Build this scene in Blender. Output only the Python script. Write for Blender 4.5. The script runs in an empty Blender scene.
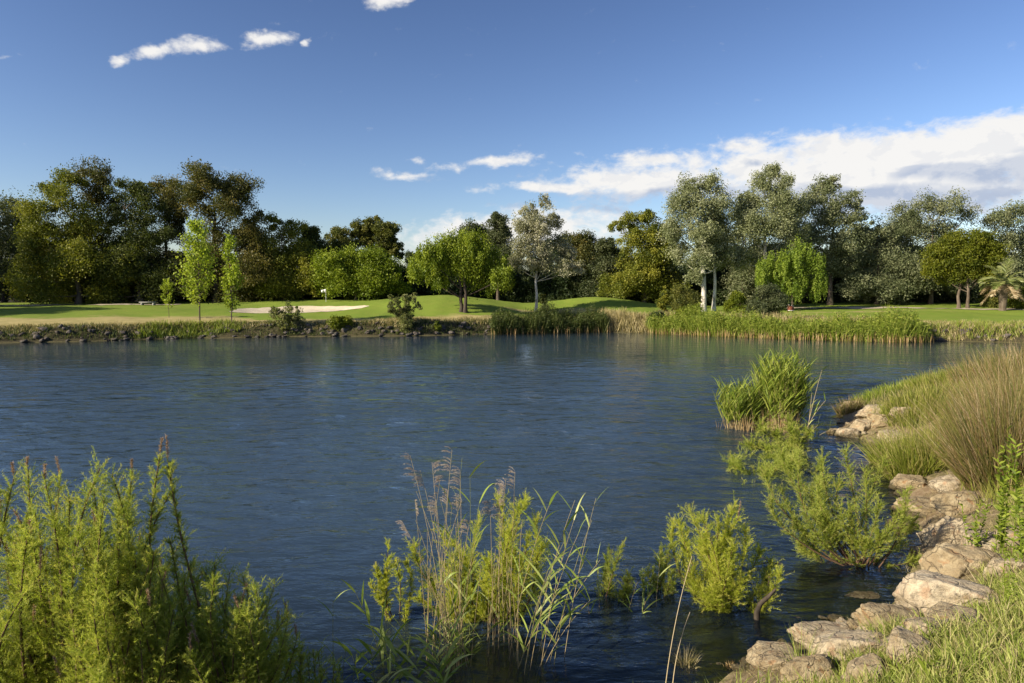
import bpy, math, numpy as np
from mathutils import Vector, noise as mnoise

S = bpy.context.scene
COL = S.collection
rad = math.radians
F = 683.0
EYE = 4.0
PT = math.atan(46.5/683.0)          # camera pitch, downwards
SUN_AZ, SUN_EL = 244.0, 26.5        # degrees clockwise from +Y, elevation

# ------------------------------------------------------------------ camera maths
def ray(px, py):
    x = (px-512.0)/F; u = (341.5-py)/F
    return np.array([x, math.cos(PT)+u*math.sin(PT), -math.sin(PT)+u*math.cos(PT)])
def at(px, py, Y):
    d = ray(px, py); return np.array([0, 0, EYE]) + d*(Y/d[1])
def px2m(n, Y): return n/F*Y

# ------------------------------------------------------------------ terrain maths
LAKE = np.array([(-86,5.0),(-30,5.6),(-8,5.8),(-3,5.9),(0.5,6.1),(1.9,6.6),(2.6,7.15),(3.3,7.65),(3.85,8.0),(4.5,8.3),(5.2,8.9),(5.75,9.7),(6.7,10.8),(7.25,12.0),(7.8,13.3),(8.5,14.8),
 (9.15,16.1),(9.8,18.0),(9.65,19.9),(10.3,21.4),(11.6,23.4),(13.8,26.3),(17,28.5),(24,30.5),(40,32),(70,33),(74,54),(56,55.5),
 (43,57.2),(36.8,59.2),(33,58.5),(26,62),(18.7,68),(14.5,72),(9.5,73.8),(-1.2,70),(-10.9,66.8),(-20.4,65.8),(-29,63.5),(-35.8,59.6),
 (-43,57),(-58,53),(-76,46),(-92,25)], float)

def sdist(x, y):
    """signed distance to the shoreline, negative over the lake"""
    x = np.asarray(x, float); y = np.asarray(y, float)
    best = np.full(x.shape, 1e9); inside = np.zeros(x.shape, bool)
    n = len(LAKE)
    for i in range(n):
        ax, ay = LAKE[i]; bx, by = LAKE[(i+1) % n]
        dx, dy = bx-ax, by-ay
        t = np.clip(((x-ax)*dx+(y-ay)*dy)/(dx*dx+dy*dy), 0, 1)
        best = np.minimum(best, (x-ax-t*dx)**2+(y-ay-t*dy)**2)
        c = (ay > y) != (by > y)
        with np.errstate(divide='ignore', invalid='ignore'):
            xi = ax+(y-ay)*dx/(dy if dy else 1e-9)
        inside ^= (c & (x < xi))
    d = np.sqrt(best)
    return np.where(inside, -d, d)

def wob(x, y, s, seed=0.0):
    return (np.sin(x*s*1.31+seed)+np.sin(y*s*1.73+seed*2.1+np.sin(x*s*0.7))+np.sin((x+y)*s*2.37+seed*.7)+np.sin((x-y*1.4)*s*3.1+1.3*seed))/4
def sst(a, b, v):
    t = np.clip((v-a)/(b-a), 0, 1); return t*t*(3-2*t)
def gau(x, y, cx, cy, sx, sy): return np.exp(-((x-cx)/sx)**2-((y-cy)/sy)**2)

BUNK = (-26.3, 83.5, 7.5, 4.3)
def bunk(x, y):
    a = np.arctan2((y-BUNK[1])/BUNK[3], (x-BUNK[0])/BUNK[2])
    r = np.hypot((x-BUNK[0])/BUNK[2], (y-BUNK[1])/BUNK[3])
    return r/(1+.10*np.sin(2*a+.6)+.08*np.sin(3*a+2)+.05*np.sin(5*a))

def height(x, y):
    x = np.asarray(x, float); y = np.asarray(y, float)
    d = sdist(x, y); d = d+wob(x, y, 1.1, 3)*(.10+.15*sst(15, 40, y))+wob(x, y, .33, 6)*.75*sst(36, 50, y)
    far = sst(36, 50, y)
    near = 2.7*(1-np.exp(-np.maximum(d, 0)*0.50/2.7)) + wob(x, y, 2.6, 1)*0.06*sst(0, 1, d)
    fr = 1.15*sst(0, 2.2, d)+np.clip(d-2, 0, 40)*0.046
    fr = np.minimum(fr, 2.9)
    fr = fr + 1.75*gau(x, y, -8, 89, 11, 11) + 1.65*gau(x, y, 12, 93, 8, 8) + .75*gau(x, y, -28, 97, 17, 11) - .4*gau(x, y, 2.5, 86, 4, 8)
    fr = fr + .35*gau(x, y, -50, 80, 14, 8)+wob(x, y, .25, 5)*0.10*sst(3, 9, d)+wob(x, y, 1.7, 2)*0.05*sst(0, 2, d)
    fr = fr - .42*(1-sst(.72, 1.04, bunk(x, y)))
    land = near*(1-far)+fr*far
    w = np.minimum(d, 0)
    bed = -1.9*(1-np.exp(w*0.26/1.9)) + wob(x, y, 3.3, 8)*0.04*sst(0, -.6, w)
    return np.where(d > 0, land, bed)
def hz(x, y): return float(height(np.array([x]), np.array([y]))[0])

def hit(px, py, y0=3.0, y1=110):
    d = ray(px, py); Y = np.linspace(y0, y1, 6000); t = Y/d[1]
    X = d[0]*t; Z = EYE+d[2]*t; h = np.maximum(height(X, Y), 0)
    k = np.argmax(Z <= h)
    return np.array([X[k], Y[k], h[k]])

# ------------------------------------------------------------------ mesh helpers
def link(o, parent=None):
    COL.objects.link(o)
    if parent is not None: o.parent = parent
    return o
def tag(o, label=None, cat=None, group=None, kind=None):
    if label: o['label'] = label
    if cat: o['category'] = cat
    if group: o['group'] = group
    if kind: o['kind'] = kind
    return o
def empty(name, loc, label, cat, group=None):
    o = bpy.data.objects.new(name, None); o.location = [float(v) for v in loc]; o.empty_display_size = .2
    link(o); return tag(o, label, cat, group)

def mk(name, chunks, mat, parent=None, off=(0,0,0), smooth=False):
    """chunks: list of (V, F, rnd) ; F (M,k) ; rnd scalar or (M,)"""
    off = np.asarray(off, float)
    vs = []; loops = []; tot = []; rn = []; base = 0
    for c in chunks:
        V, Fc = c[0], c[1]; r = c[2] if len(c) > 2 else 0.5
        if len(Fc) == 0: continue
        vs.append(V); loops.append((Fc+base).ravel()); tot.append(np.full(len(Fc), Fc.shape[1]))
        rn.append(np.broadcast_to(np.asarray(r, float), (len(Fc),))); base += len(V)
    V = np.concatenate(vs)-off; L = np.concatenate(loops).astype(np.int32); T = np.concatenate(tot).astype(np.int32); R = np.concatenate(rn)
    me = bpy.data.meshes.new(name)
    me.vertices.add(len(V)); me.vertices.foreach_set('co', V.astype(np.float32).ravel())
    me.loops.add(len(L)); me.loops.foreach_set('vertex_index', L)
    me.polygons.add(len(T)); st = np.concatenate([[0], np.cumsum(T)[:-1]]).astype(np.int32)
    me.polygons.foreach_set('loop_start', st); me.polygons.foreach_set('loop_total', T)
    if smooth: me.polygons.foreach_set('use_smooth', np.ones(len(T), bool))
    a = me.attributes.new('rnd', 'FLOAT', 'FACE'); a.data.foreach_set('value', R.astype(np.float32))
    me.update(calc_edges=True)
    if isinstance(mat, (list, tuple)):
        for m in mat: me.materials.append(m)
    else: me.materials.append(mat)
    o = bpy.data.objects.new(name, me)
    return link(o, parent)

def unit(v): return v/np.maximum(np.linalg.norm(v, axis=-1, keepdims=True), 1e-9)
def rdir(rng, n): return unit(rng.normal(size=(n, 3)))

def tube(P, R, k=6, rnd=.5):
    P = np.asarray(P, float); R = np.broadcast_to(np.asarray(R, float), (len(P),)); n = len(P)
    T = unit(np.gradient(P, axis=0)); ref = np.array([0.31, 0.95, 0.02]) if abs(T[0][2]) > .5 else np.array([0, 0, 1.0])
    A = unit(np.cross(T, ref)); B = np.cross(T, A)
    th = np.linspace(0, 2*np.pi, k, endpoint=False)
    V = P[:, None]+R[:, None, None]*(np.cos(th)[None, :, None]*A[:, None]+np.sin(th)[None, :, None]*B[:, None])
    i = np.arange(n-1)[:, None]*k; j = np.arange(k)[None]; j2 = (j+1) % k
    Fq = np.stack([i+j, i+j2, i+k+j2, i+k+j], -1).reshape(-1, 4)
    V = V.reshape(-1, 3); V = np.concatenate([V, P[:1], P[-1:]]); 
    c0 = np.stack([j[0]*0+n*k, j2[0], j[0]], -1); c1 = np.stack([j[0]*0+n*k+1, (n-1)*k+j[0], (n-1)*k+j2[0]], -1)
    return [(V, Fq, rnd), (V, np.concatenate([c0, c1]), rnd)]

def bez(a, b, c, n=7):
    t = np.linspace(0, 1, n)[:, None]; return (1-t)**2*np.asarray(a)+2*t*(1-t)*np.asarray(b)+t*t*np.asarray(c)

def leafq(P, D, L, W, rnd, rng):
    """rhombic leaves: centre P, long axis D"""
    n = len(P); s = unit(np.cross(D, rdir(rng, n))); L = np.broadcast_to(L, (n,))[:, None]; W = np.broadcast_to(W, (n,))[:, None]
    V = np.stack([P-D*L/2, P+s*W/2, P+D*L/2, P-s*W/2], 1).reshape(-1, 3)
    return (V, np.arange(4*n).reshape(n, 4), rnd)
def slivers(P, D, L, W, rnd, rng):
    n = len(P); s = unit(np.cross(D, rdir(rng, n))); L = np.broadcast_to(L, (n,))[:, None]; W = np.broadcast_to(W, (n,))[:, None]
    V = np.stack([P-s*W/2, P+s*W/2, P+D*L], 1).reshape(-1, 3)
    return (V, np.arange(3*n).reshape(n, 3), rnd)
def blades(P, D, L, W, G, rng, seg=5, rnd=None, wmid=.25):
    """curved strips: gravity G bends them over"""
    n = len(P); L = np.broadcast_to(L, (n,)); W = np.broadcast_to(W, (n,)); G = np.broadcast_to(G, (n,))
    s = unit(np.cross(D, rdir(rng, n)*[1, 1, .3])); p = P.copy(); d = unit(D.copy()); out = []
    for i in range(seg+1):
        t = i/seg; w = W*(min(1, .45+t/wmid*.55) if t < wmid else (1-((t-wmid)/(1-wmid))**1.6)*.98+.02)
        out.append(np.stack([p-s*w[:, None]/2, p+s*w[:, None]/2], 1))
        p = p+d*(L/seg)[:, None]; d = unit(d+np.array([0, 0, -1.0])*(G/seg)[:, None]*(0.4+1.2*t))
    V = np.stack(out, 1).reshape(n, -1, 3); m = 2*(seg+1)
    q = np.stack([[2*i, 2*i+1, 2*i+3, 2*i+2] for i in range(seg)])
    Fq = (np.arange(n)[:, None, None]*m+q[None]).reshape(-1, 4)
    r = rng.random(n) if rnd is None else np.broadcast_to(rnd, (n,))
    return (V.reshape(-1, 3), Fq, np.repeat(r, seg))

# ------------------------------------------------------------------ materials
def newmat(name):
    m = bpy.data.materials.new(name); m.use_nodes = True; nt = m.node_tree; nt.nodes.clear(); return m, nt
class N:
    """tiny node builder"""
    def __init__(s, nt): s.nt = nt
    def __call__(s, t, **kw):
        n = s.nt.nodes.new(t)
        for k, v in kw.items():
            if k.startswith('i_'):
                key = k[2:]; key = int(key) if key.isdigit() else key.replace('_', ' ')
                s.set(n.inputs[key], v)
            else: setattr(n, k, v)
        return n
    def set(s, inp, v):
        if isinstance(v, bpy.types.NodeSocket): s.nt.links.new(v, inp)
        else: inp.default_value = v
    def math(s, op, a, b=0.0, c=0.0, clamp=False):
        n = s.nt.nodes.new('ShaderNodeMath'); n.operation = op; n.use_clamp = clamp
        for i, v in enumerate((a, b, c)): s.set(n.inputs[i], v)
        return n.outputs[0]
    def mix(s, f, a, b, bt='MIX'):
        n = s.nt.nodes.new('ShaderNodeMix'); n.data_type = 'RGBA'; n.blend_type = bt
        s.set(n.inputs[0], f); s.set(n.inputs[6], a if isinstance(a, bpy.types.NodeSocket) else (*a, 1)); s.set(n.inputs[7], b if isinstance(b, bpy.types.NodeSocket) else (*b, 1))
        return n.outputs[2]
    def rng(s, v, a, b, c=0.0, d=1.0, smooth=False):
        n = s.nt.nodes.new('ShaderNodeMapRange'); n.interpolation_type = 'SMOOTHSTEP' if smooth else 'LINEAR'
        for i, x in enumerate((v, a, b, c, d)): s.set(n.inputs[i], x)
        return n.outputs[0]
    def noise(s, vec, scale, detail=4, rough=.55, dist=0):
        n = s.nt.nodes.new('ShaderNodeTexNoise')
        if vec is not None: s.set(n.inputs['Vector'], vec)
        n.inputs['Scale'].default_value = scale; n.inputs['Detail'].default_value = detail
        n.inputs['Roughness'].default_value = rough; n.inputs['Distortion'].default_value = dist
        return n.outputs['Fac']
    def ramp(s, f, stops):
        n = s.nt.nodes.new('ShaderNodeValToRGB'); e = n.color_ramp.elements
        while len(e) < len(stops): e.new(.5)
        for i, (p, c) in enumerate(stops): e[i].position = p; e[i].color = (*c, 1)
        s.set(n.inputs[0], f); return n.outputs[0]

def leafmat(name, cols, trans=.32, rough=.55, spec=.25, tcol=1.25):
    m, nt = newmat(name); n = N(nt)
    a = n('ShaderNodeAttribute', attribute_name='rnd')
    k = len(cols); c = n.ramp(a.outputs['Fac'], [(i/(k-1), cc) for i, cc in enumerate(cols)])
    p = n('ShaderNodeBsdfPrincipled', i_Base_Color=c, i_Roughness=rough); p.inputs['Specular IOR Level'].default_value = spec
    tc = n.mix(1.0, c, (tcol, tcol*1.02, tcol*.55), 'MULTIPLY')
    t = n('ShaderNodeBsdfTranslucent', i_Color=tc)
    mx = n('ShaderNodeMixShader', i_0=trans); nt.links.new(p.outputs[0], mx.inputs[1]); nt.links.new(t.outputs[0], mx.inputs[2])
    o = n('ShaderNodeOutputMaterial'); nt.links.new(mx.outputs[0], o.inputs[0]); return m

def solidmat(name, cols, scale=5, rough=.8, bump=.3, bs=None, spec=.3, stretch=None, dist=.02):
    m, nt = newmat(name); n = N(nt)
    tc = n('ShaderNodeTexCoord').outputs['Object']
    if stretch is not None:
        mp = n('ShaderNodeMapping'); nt.links.new(tc, mp.inputs[0]); mp.inputs['Scale'].default_value = stretch; tc = mp.outputs[0]
    f = n.noise(tc, scale, 6, .6); k = len(cols)
    c = n.ramp(f, [(.3+.4*i/max(1, k-1), cc) for i, cc in enumerate(cols)])
    p = n('ShaderNodeBsdfPrincipled', i_Base_Color=c, i_Roughness=rough); p.inputs['Specular IOR Level'].default_value = spec
    b = n('ShaderNodeBump', i_Strength=bump, i_Distance=dist, i_Height=n.noise(tc, bs or scale*3, 6, .65)); nt.links.new(b.outputs[0], p.inputs['Normal'])
    o = n('ShaderNodeOutputMaterial'); nt.links.new(p.outputs[0], o.inputs[0]); return m

M = {}
M['euc_dark'] = leafmat('dark_eucalyptus_leaves', [(.026,.042,.010),(.07,.09,.02),(.13,.145,.032)])
M['euc_gold'] = leafmat('golden_eucalyptus_leaves', [(.045,.068,.010),(.16,.18,.022),(.31,.295,.04)])
M['euc_brown'] = leafmat('brown_eucalyptus_leaves', [(.034,.05,.012),(.095,.098,.024),(.19,.155,.04)])
M['grey_green'] = leafmat('grey_green_leaves', [(.035,.05,.02),(.085,.105,.045),(.14,.15,.07)])
M['silver'] = leafmat('silver_poplar_leaves', [(.09,.115,.045),(.21,.235,.11),(.37,.385,.24)], trans=.25, rough=.5)
M['silver_dk'] = leafmat('silver_willow_leaves', [(.06,.08,.032),(.14,.165,.075),(.28,.29,.165)], trans=.25)
M['white_pop'] = leafmat('white_poplar_leaves', [(.12,.135,.065),(.27,.27,.16),(.46,.44,.33)], trans=.25, rough=.5)
M['olive'] = leafmat('olive_leaves', [(.035,.05,.010),(.105,.12,.022),(.19,.18,.035)])
M['bright'] = leafmat('bright_green_leaves', [(.065,.105,.008),(.165,.22,.014),(.28,.33,.03)])
M['bushbright'] = leafmat('green_bush_leaves', [(.05,.075,.005),(.12,.155,.010),(.21,.23,.018)])  # yellow-green foliage of the smaller bushes
M['willow'] = leafmat('weeping_willow_leaves', [(.07,.12,.012),(.17,.24,.025),(.27,.34,.05)])
M['poplar'] = leafmat('young_poplar_leaves', [(.13,.19,.016),(.29,.37,.03),(.44,.50,.07)], trans=.4)
M['pine'] = leafmat('pine_needles', [(.04,.06,.005),(.12,.14,.010),(.19,.19,.018)])
M['under'] = leafmat('undergrowth_leaves', [(.016,.03,.010),(.042,.065,.022),(.08,.105,.035)])
M['tam'] = leafmat('tamarisk_sprays', [(.11,.16,.010),(.27,.33,.045),(.44,.48,.11),(.44,.34,.13)], trans=.5, rough=.6)
M['tam_y'] = leafmat('yellow_tamarisk_sprays', [(.17,.215,.010),(.36,.41,.04),(.54,.56,.10),(.52,.42,.15)], trans=.5, rough=.6)
M['seed'] = leafmat('dry_seed_spikes', [(.24,.15,.10),(.38,.26,.18),(.5,.38,.28)], trans=.2, rough=.8)
M['shrub_lt'] = leafmat('grey_green_shrub_leaves', [(.08,.10,.03),(.17,.19,.06),(.28,.27,.12)], trans=.35)
M['plume'] = leafmat('reed_plume_hairs', [(.2,.15,.12),(.38,.31,.26),(.55,.5,.45)], trans=.3, rough=.9)
M['reed_leaf'] = leafmat('reed_leaves', [(.15,.22,.03),(.30,.38,.08),(.46,.49,.18)], trans=.35, rough=.45)
M['reed_far'] = leafmat('far_reed_leaves', [(.09,.14,.014),(.19,.25,.028),(.32,.34,.07)], trans=.3)
M['reed_dull'] = leafmat('dull_reed_leaves', [(.03,.05,.012),(.07,.10,.02),(.14,.15,.05)], trans=.3)  # duller, darker green than the other reeds
M['reed_dry'] = leafmat('dry_reed_stalks', [(.2,.12,.05),(.34,.23,.1),(.46,.36,.19)], trans=.15, rough=.7)
M['drygrass'] = leafmat('dry_grass', [(.16,.15,.05),(.33,.27,.12),(.5,.43,.25)], trans=.25, rough=.7)
M['rush'] = leafmat('rush_stems', [(.07,.09,.015),(.15,.15,.035),(.22,.14,.06),(.38,.31,.19)], trans=.2, rough=.6)
M['grass'] = leafmat('long_green_grass', [(.08,.11,.012),(.17,.21,.022),(.29,.29,.06),(.36,.30,.13)], trans=.35)
M['weed'] = leafmat('weed_leaves', [(.11,.16,.02),(.25,.31,.05),(.46,.46,.16)], trans=.35)
M['herb'] = leafmat('herb_leaves', [(.08,.12,.010),(.16,.22,.018),(.26,.30,.045)], trans=.3)
M['palm'] = leafmat('palm_fronds', [(.07,.10,.02),(.15,.18,.05),(.26,.26,.11)], trans=.2, rough=.4)
M['palm_dry'] = leafmat('dry_palm_fronds', [(.2,.14,.07),(.33,.25,.14),(.42,.35,.22)], trans=.15)
M['bark'] = solidmat('brown_bark', [(.05,.035,.022),(.11,.085,.06),(.17,.14,.10)], 3, stretch=(1,1,.25), bump=.5)
M['bark_dark'] = solidmat('dark_bark', [(.03,.022,.015),(.07,.055,.04)], 3, stretch=(1,1,.25), bump=.5)
M['bark_white'] = solidmat('white_bark', [(.22,.19,.15),(.52,.49,.43),(.62,.6,.55)], 1.6, stretch=(1,1,.6), bump=.3)
M['twig'] = solidmat('reddish_twig_bark', [(.07,.04,.025),(.14,.085,.05)], 20, bump=.3, dist=.003)
M['deadwood'] = solidmat('dead_wood', [(.02,.015,.011),(.05,.038,.027),(.12,.095,.07)], 14, bump=.6, stretch=(1,1,.3), dist=.006)
M['stalk'] = leafmat('reed_stalk', [(.16,.2,.05),(.32,.25,.12),(.42,.34,.2)], trans=.05, rough=.5)
M['metal'] = solidmat('white_painted_metal', [(.7,.7,.7),(.8,.8,.78)], 2, rough=.4, bump=.02)
M['flag'] = solidmat('white_flag_cloth', [(.72,.74,.76),(.8,.8,.8)], 8, rough=.9, bump=.1)
M['redwood'] = solidmat('red_brown_wood', [(.16,.045,.025),(.28,.09,.05)], 6, rough=.7)
M['stone_grey'] = solidmat('grey_cut_stone', [(.2,.2,.19),(.33,.32,.3)], 4, rough=.9)
M['bird'] = solidmat('dark_feathers', [(.035,.028,.022),(.08,.06,.045)], 20, rough=.8, bump=.2)
M['path'] = solidmat('pale_gravel_path', [(.33,.28,.19),(.45,.4,.3)], 1.5, rough=.95, bump=.3)
M['sand'] = solidmat('bunker_sand', [(.46,.39,.28),(.56,.49,.37)], 1.2, rough=.95, bump=.5, bs=5, dist=.06)

def rockmat(name, c1, c2, c3, wet=True):
    m, nt = newmat(name); n = N(nt)
    g = n('ShaderNodeNewGeometry').outputs['Position']; tc = n('ShaderNodeTexCoord').outputs['Object']
    oi = n('ShaderNodeObjectInfo').outputs['Random']
    big = n.noise(tc, 2.2, 5, .6, .6); fine = n.noise(tc, 14, 8, .7); mid = n.noise(tc, 5.5, 6, .6, 1.2)
    c = n.mix(n.rng(big, .38, .62), c1, c2); c = n.mix(n.rng(mid, .55, .72), c, c3)
    c = n.mix(n.math('MULTIPLY', n.rng(n.noise(tc, 3.1, 3, .5), .58, .7), .55), c, (.30,.135,.045))       # rusty stain
    c = n.mix(n.math('MULTIPLY', n.rng(n.noise(tc, 9, 8, .75), .55, .66), .6), c, (.10,.085,.065))        # lichen
    vor = n('ShaderNodeTexVoronoi', feature='DISTANCE_TO_EDGE'); nt.links.new(n('ShaderNodeVectorMath', operation='ADD', i_0=tc, i_1=n('ShaderNodeTexNoise', i_Scale=3.0).outputs['Color']).outputs[0], vor.inputs['Vector']); vor.inputs['Scale'].default_value = 1.1
    crack = n.rng(vor.outputs['Distance'], 0, .035, 0, 1)
    c = n.mix(n.math('MULTIPLY', n.math('SUBTRACT', 1.0, crack), .5), c, (.07,.05,.035))
    hs = n('ShaderNodeHueSaturation', i_Color=c, i_Value=n.rng(oi, 0, 1, .75, 1.2), i_Saturation=n.rng(oi, 0, 1, 1.1, .8)); c = hs.outputs[0]
    sx = n('ShaderNodeSeparateXYZ', i_0=g).outputs[2]
    w = n.rng(n.math('ADD', sx, n.math('MULTIPLY', big, -.15)), .0, .07, 1, 0)
    if wet: c = n.mix(w, c, n.mix(1.0, c, (.3,.3,.24), 'MULTIPLY'))
    p = n('ShaderNodeBsdfPrincipled', i_Base_Color=c, i_Roughness=n.rng(w, 0, 1, .88, .4)); p.inputs['Specular IOR Level'].default_value = .3
    hgt = n.math('ADD', n.math('MULTIPLY', fine, .5), n.math('ADD', n.math('MULTIPLY', mid, .8), n.math('MULTIPLY', crack, .35)))
    b = n('ShaderNodeBump', i_Strength=.9, i_Distance=.045, i_Height=hgt); nt.links.new(b.outputs[0], p.inputs['Normal'])
    o = n('ShaderNodeOutputMaterial'); nt.links.new(p.outputs[0], o.inputs[0]); return m
M['rock'] = rockmat('tan_limestone', (.28,.215,.125), (.43,.355,.225), (.16,.125,.08))
M['rock_far'] = rockmat('grey_shore_rock', (.05,.046,.04), (.13,.115,.10), (.03,.027,.022))

# ------------------------------------------------------------------ ground
def axis(lo, hi, c, s0, g, smax):
    out = [c]; s = s0
    while out[-1] < hi: out.append(out[-1]+s); s = min(s*g, smax if out[-1] < 140 else 60)
    a = [c]; s = s0
    while a[-1] > lo: a.append(a[-1]-s); s = min(s*g, smax if a[-1] > -140 else 60)
    return np.array(sorted(set(a[1:]+out)))
def build_ground():
    xs = axis(-900, 900, 5.0, .11, 1.014, .7); ys = axis(-200, 1500, 9.0, .10, 1.014, .6)
    X, Y = np.meshgrid(xs, ys); Z = height(X, Y); nx, ny = len(xs), len(ys)
    V = np.stack([X, Y, Z], -1).reshape(-1, 3); i = np.arange(ny-1)[:, None]*nx; j = np.arange(nx-1)[None]
    Fq = np.stack([i+j, i+j+1, i+nx+j+1, i+nx+j], -1).reshape(-1, 4)
    m, nt = newmat('ground_cover'); n = N(nt)
    P = n('ShaderNodeNewGeometry').outputs['Position']
    A = {k: n('ShaderNodeAttribute', attribute_name=k).outputs['Fac'] for k in ('dist', 'farw', 'dry')}
    sz = n('ShaderNodeSeparateXYZ', i_0=P).outputs[2]
    nb = n.noise(P, .12, 5, .6); nm = n.noise(P, .9, 6, .65); nf = n.noise(P, 9, 6, .7)
    lawn = n.mix(n.rng(nb, .35, .65), (.125,.19,.022), (.17,.235,.03))
    lawn = n.mix(n.math('MULTIPLY', n.rng(nm, .4, .7), .45), lawn, (.22,.235,.045))
    mp = n('ShaderNodeMapping', i_Vector=P); mp.inputs['Rotation'].default_value = (0, 0, .5)
    dry = n.mix(n.rng(nm, .35, .65), (.40,.33,.15), (.27,.235,.09))
    farc = n.mix(n.rng(n.math('ADD', A['dry'], n.math('MULTIPLY', n.math('SUBTRACT', nm, .5), .9)), .35, .65), lawn, dry)
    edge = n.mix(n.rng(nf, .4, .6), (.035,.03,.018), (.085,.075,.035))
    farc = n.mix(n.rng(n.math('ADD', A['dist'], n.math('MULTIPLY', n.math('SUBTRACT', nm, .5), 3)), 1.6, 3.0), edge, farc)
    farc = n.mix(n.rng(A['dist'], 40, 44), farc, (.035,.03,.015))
    nearc = n.mix(n.rng(nm, .4, .6), (.17,.12,.07), (.11,.095,.045)); nearc = n.mix(n.rng(nf, .45, .65), nearc, (.27,.21,.13))
    land = n.mix(A['farw'], nearc, farc)
    bed = n.mix(n.rng(nf, .4, .62), (.17,.16,.06), (.30,.25,.12)); bed = n.mix(n.rng(sz, -.10, -.8), bed, (.03,.035,.02))
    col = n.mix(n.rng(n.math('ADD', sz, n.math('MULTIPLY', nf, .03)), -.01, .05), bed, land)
    p = n('ShaderNodeBsdfPrincipled', i_Base_Color=col, i_Roughness=.95); p.inputs['Specular IOR Level'].default_value = .15
    b = n('ShaderNodeBump', i_Strength=.6, i_Distance=.05, i_Height=nf); nt.links.new(b.outputs[0], p.inputs['Normal'])
    o = n('ShaderNodeOutputMaterial'); nt.links.new(p.outputs[0], o.inputs[0])
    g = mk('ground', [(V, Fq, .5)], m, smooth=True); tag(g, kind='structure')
    d = sdist(X, Y).ravel(); me = g.data; x, y = X.ravel(), Y.ravel()
    dry = 1.25*(1-sst(0, 1, (d+wob(x, y, .4, 2)*2.0-4)/(6+9*sst(-24, -36, x))))*(1-.65*gau(x, y, 35, 66, 18, 14))*(.55+.45*sst(-12, -30, x)+.4*sst(-8, 0, x))
    dry = np.maximum(dry, sst(.0, 1, gau(x, y, 6, 84, 8, 2.5))*.9)
    dry = np.maximum(dry, gau(x, y, 40, 80, 20, 2.0)*.55)
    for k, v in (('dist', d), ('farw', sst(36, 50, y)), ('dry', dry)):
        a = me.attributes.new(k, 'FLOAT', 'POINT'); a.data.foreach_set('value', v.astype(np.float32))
build_ground()

# sand bunker: its own sheet in the hollow
def build_bunker():
    th = np.linspace(0, 2*np.pi, 72, endpoint=False); rr = np.linspace(0, 1, 14)
    a = th; k = (1+.10*np.sin(2*a+.6)+.08*np.sin(3*a+2)+.05*np.sin(5*a))*(1+.02*np.sin(17*a))
    X = BUNK[0]+np.outer(rr, np.cos(a)*k)*BUNK[2]; Y = BUNK[1]+np.outer(rr, np.sin(a)*k)*BUNK[3]
    Z = height(X, Y)+.06*(1-rr[:, None]**6)+.02
    V = np.stack([X, Y, Z], -1).reshape(-1, 3); n = 72; i = np.arange(1, 13)[:, None]*n; j = np.arange(n)[None]; j2 = (j+1) % n
    Fq = np.stack([i+j, i+j2, i+n+j2, i+n+j], -1).reshape(-1, 4); T = np.stack([0*j[0], n+j[0], n+j2[0]], -1)
    tag(mk('sand_bunker', [(V, Fq, .5), (V, T, .5)], M['sand'], smooth=True), kind='structure')
build_bunker()
def path(pts, w):
    pts = np.array(pts, float); t = np.linspace(0, len(pts)-1, 60); x = np.interp(t, range(len(pts)), pts[:, 0]); y = np.interp(t, range(len(pts)), pts[:, 1])
    o = np.linspace(-w/2, w/2, 4)[:, None]; X = np.repeat(x[None], 4, 0); Y = y[None]+o; Z = height(X, Y)+.05
    V = np.stack([X, Y, Z], -1).reshape(-1, 3); i = np.arange(3)[:, None]*60; j = np.arange(59)[None]
    tag(mk('path', [(V, np.stack([i+j, i+j+1, i+60+j+1, i+60+j], -1).reshape(-1, 4), .5)], M['path'], smooth=True), kind='structure')
path([(33, 90), (40, 88), (50, 85), (62, 81), (80, 78)], 2.6)
path([(-90, 84), (-70, 86), (-56, 88), (-44, 90)], 2.4)

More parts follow.
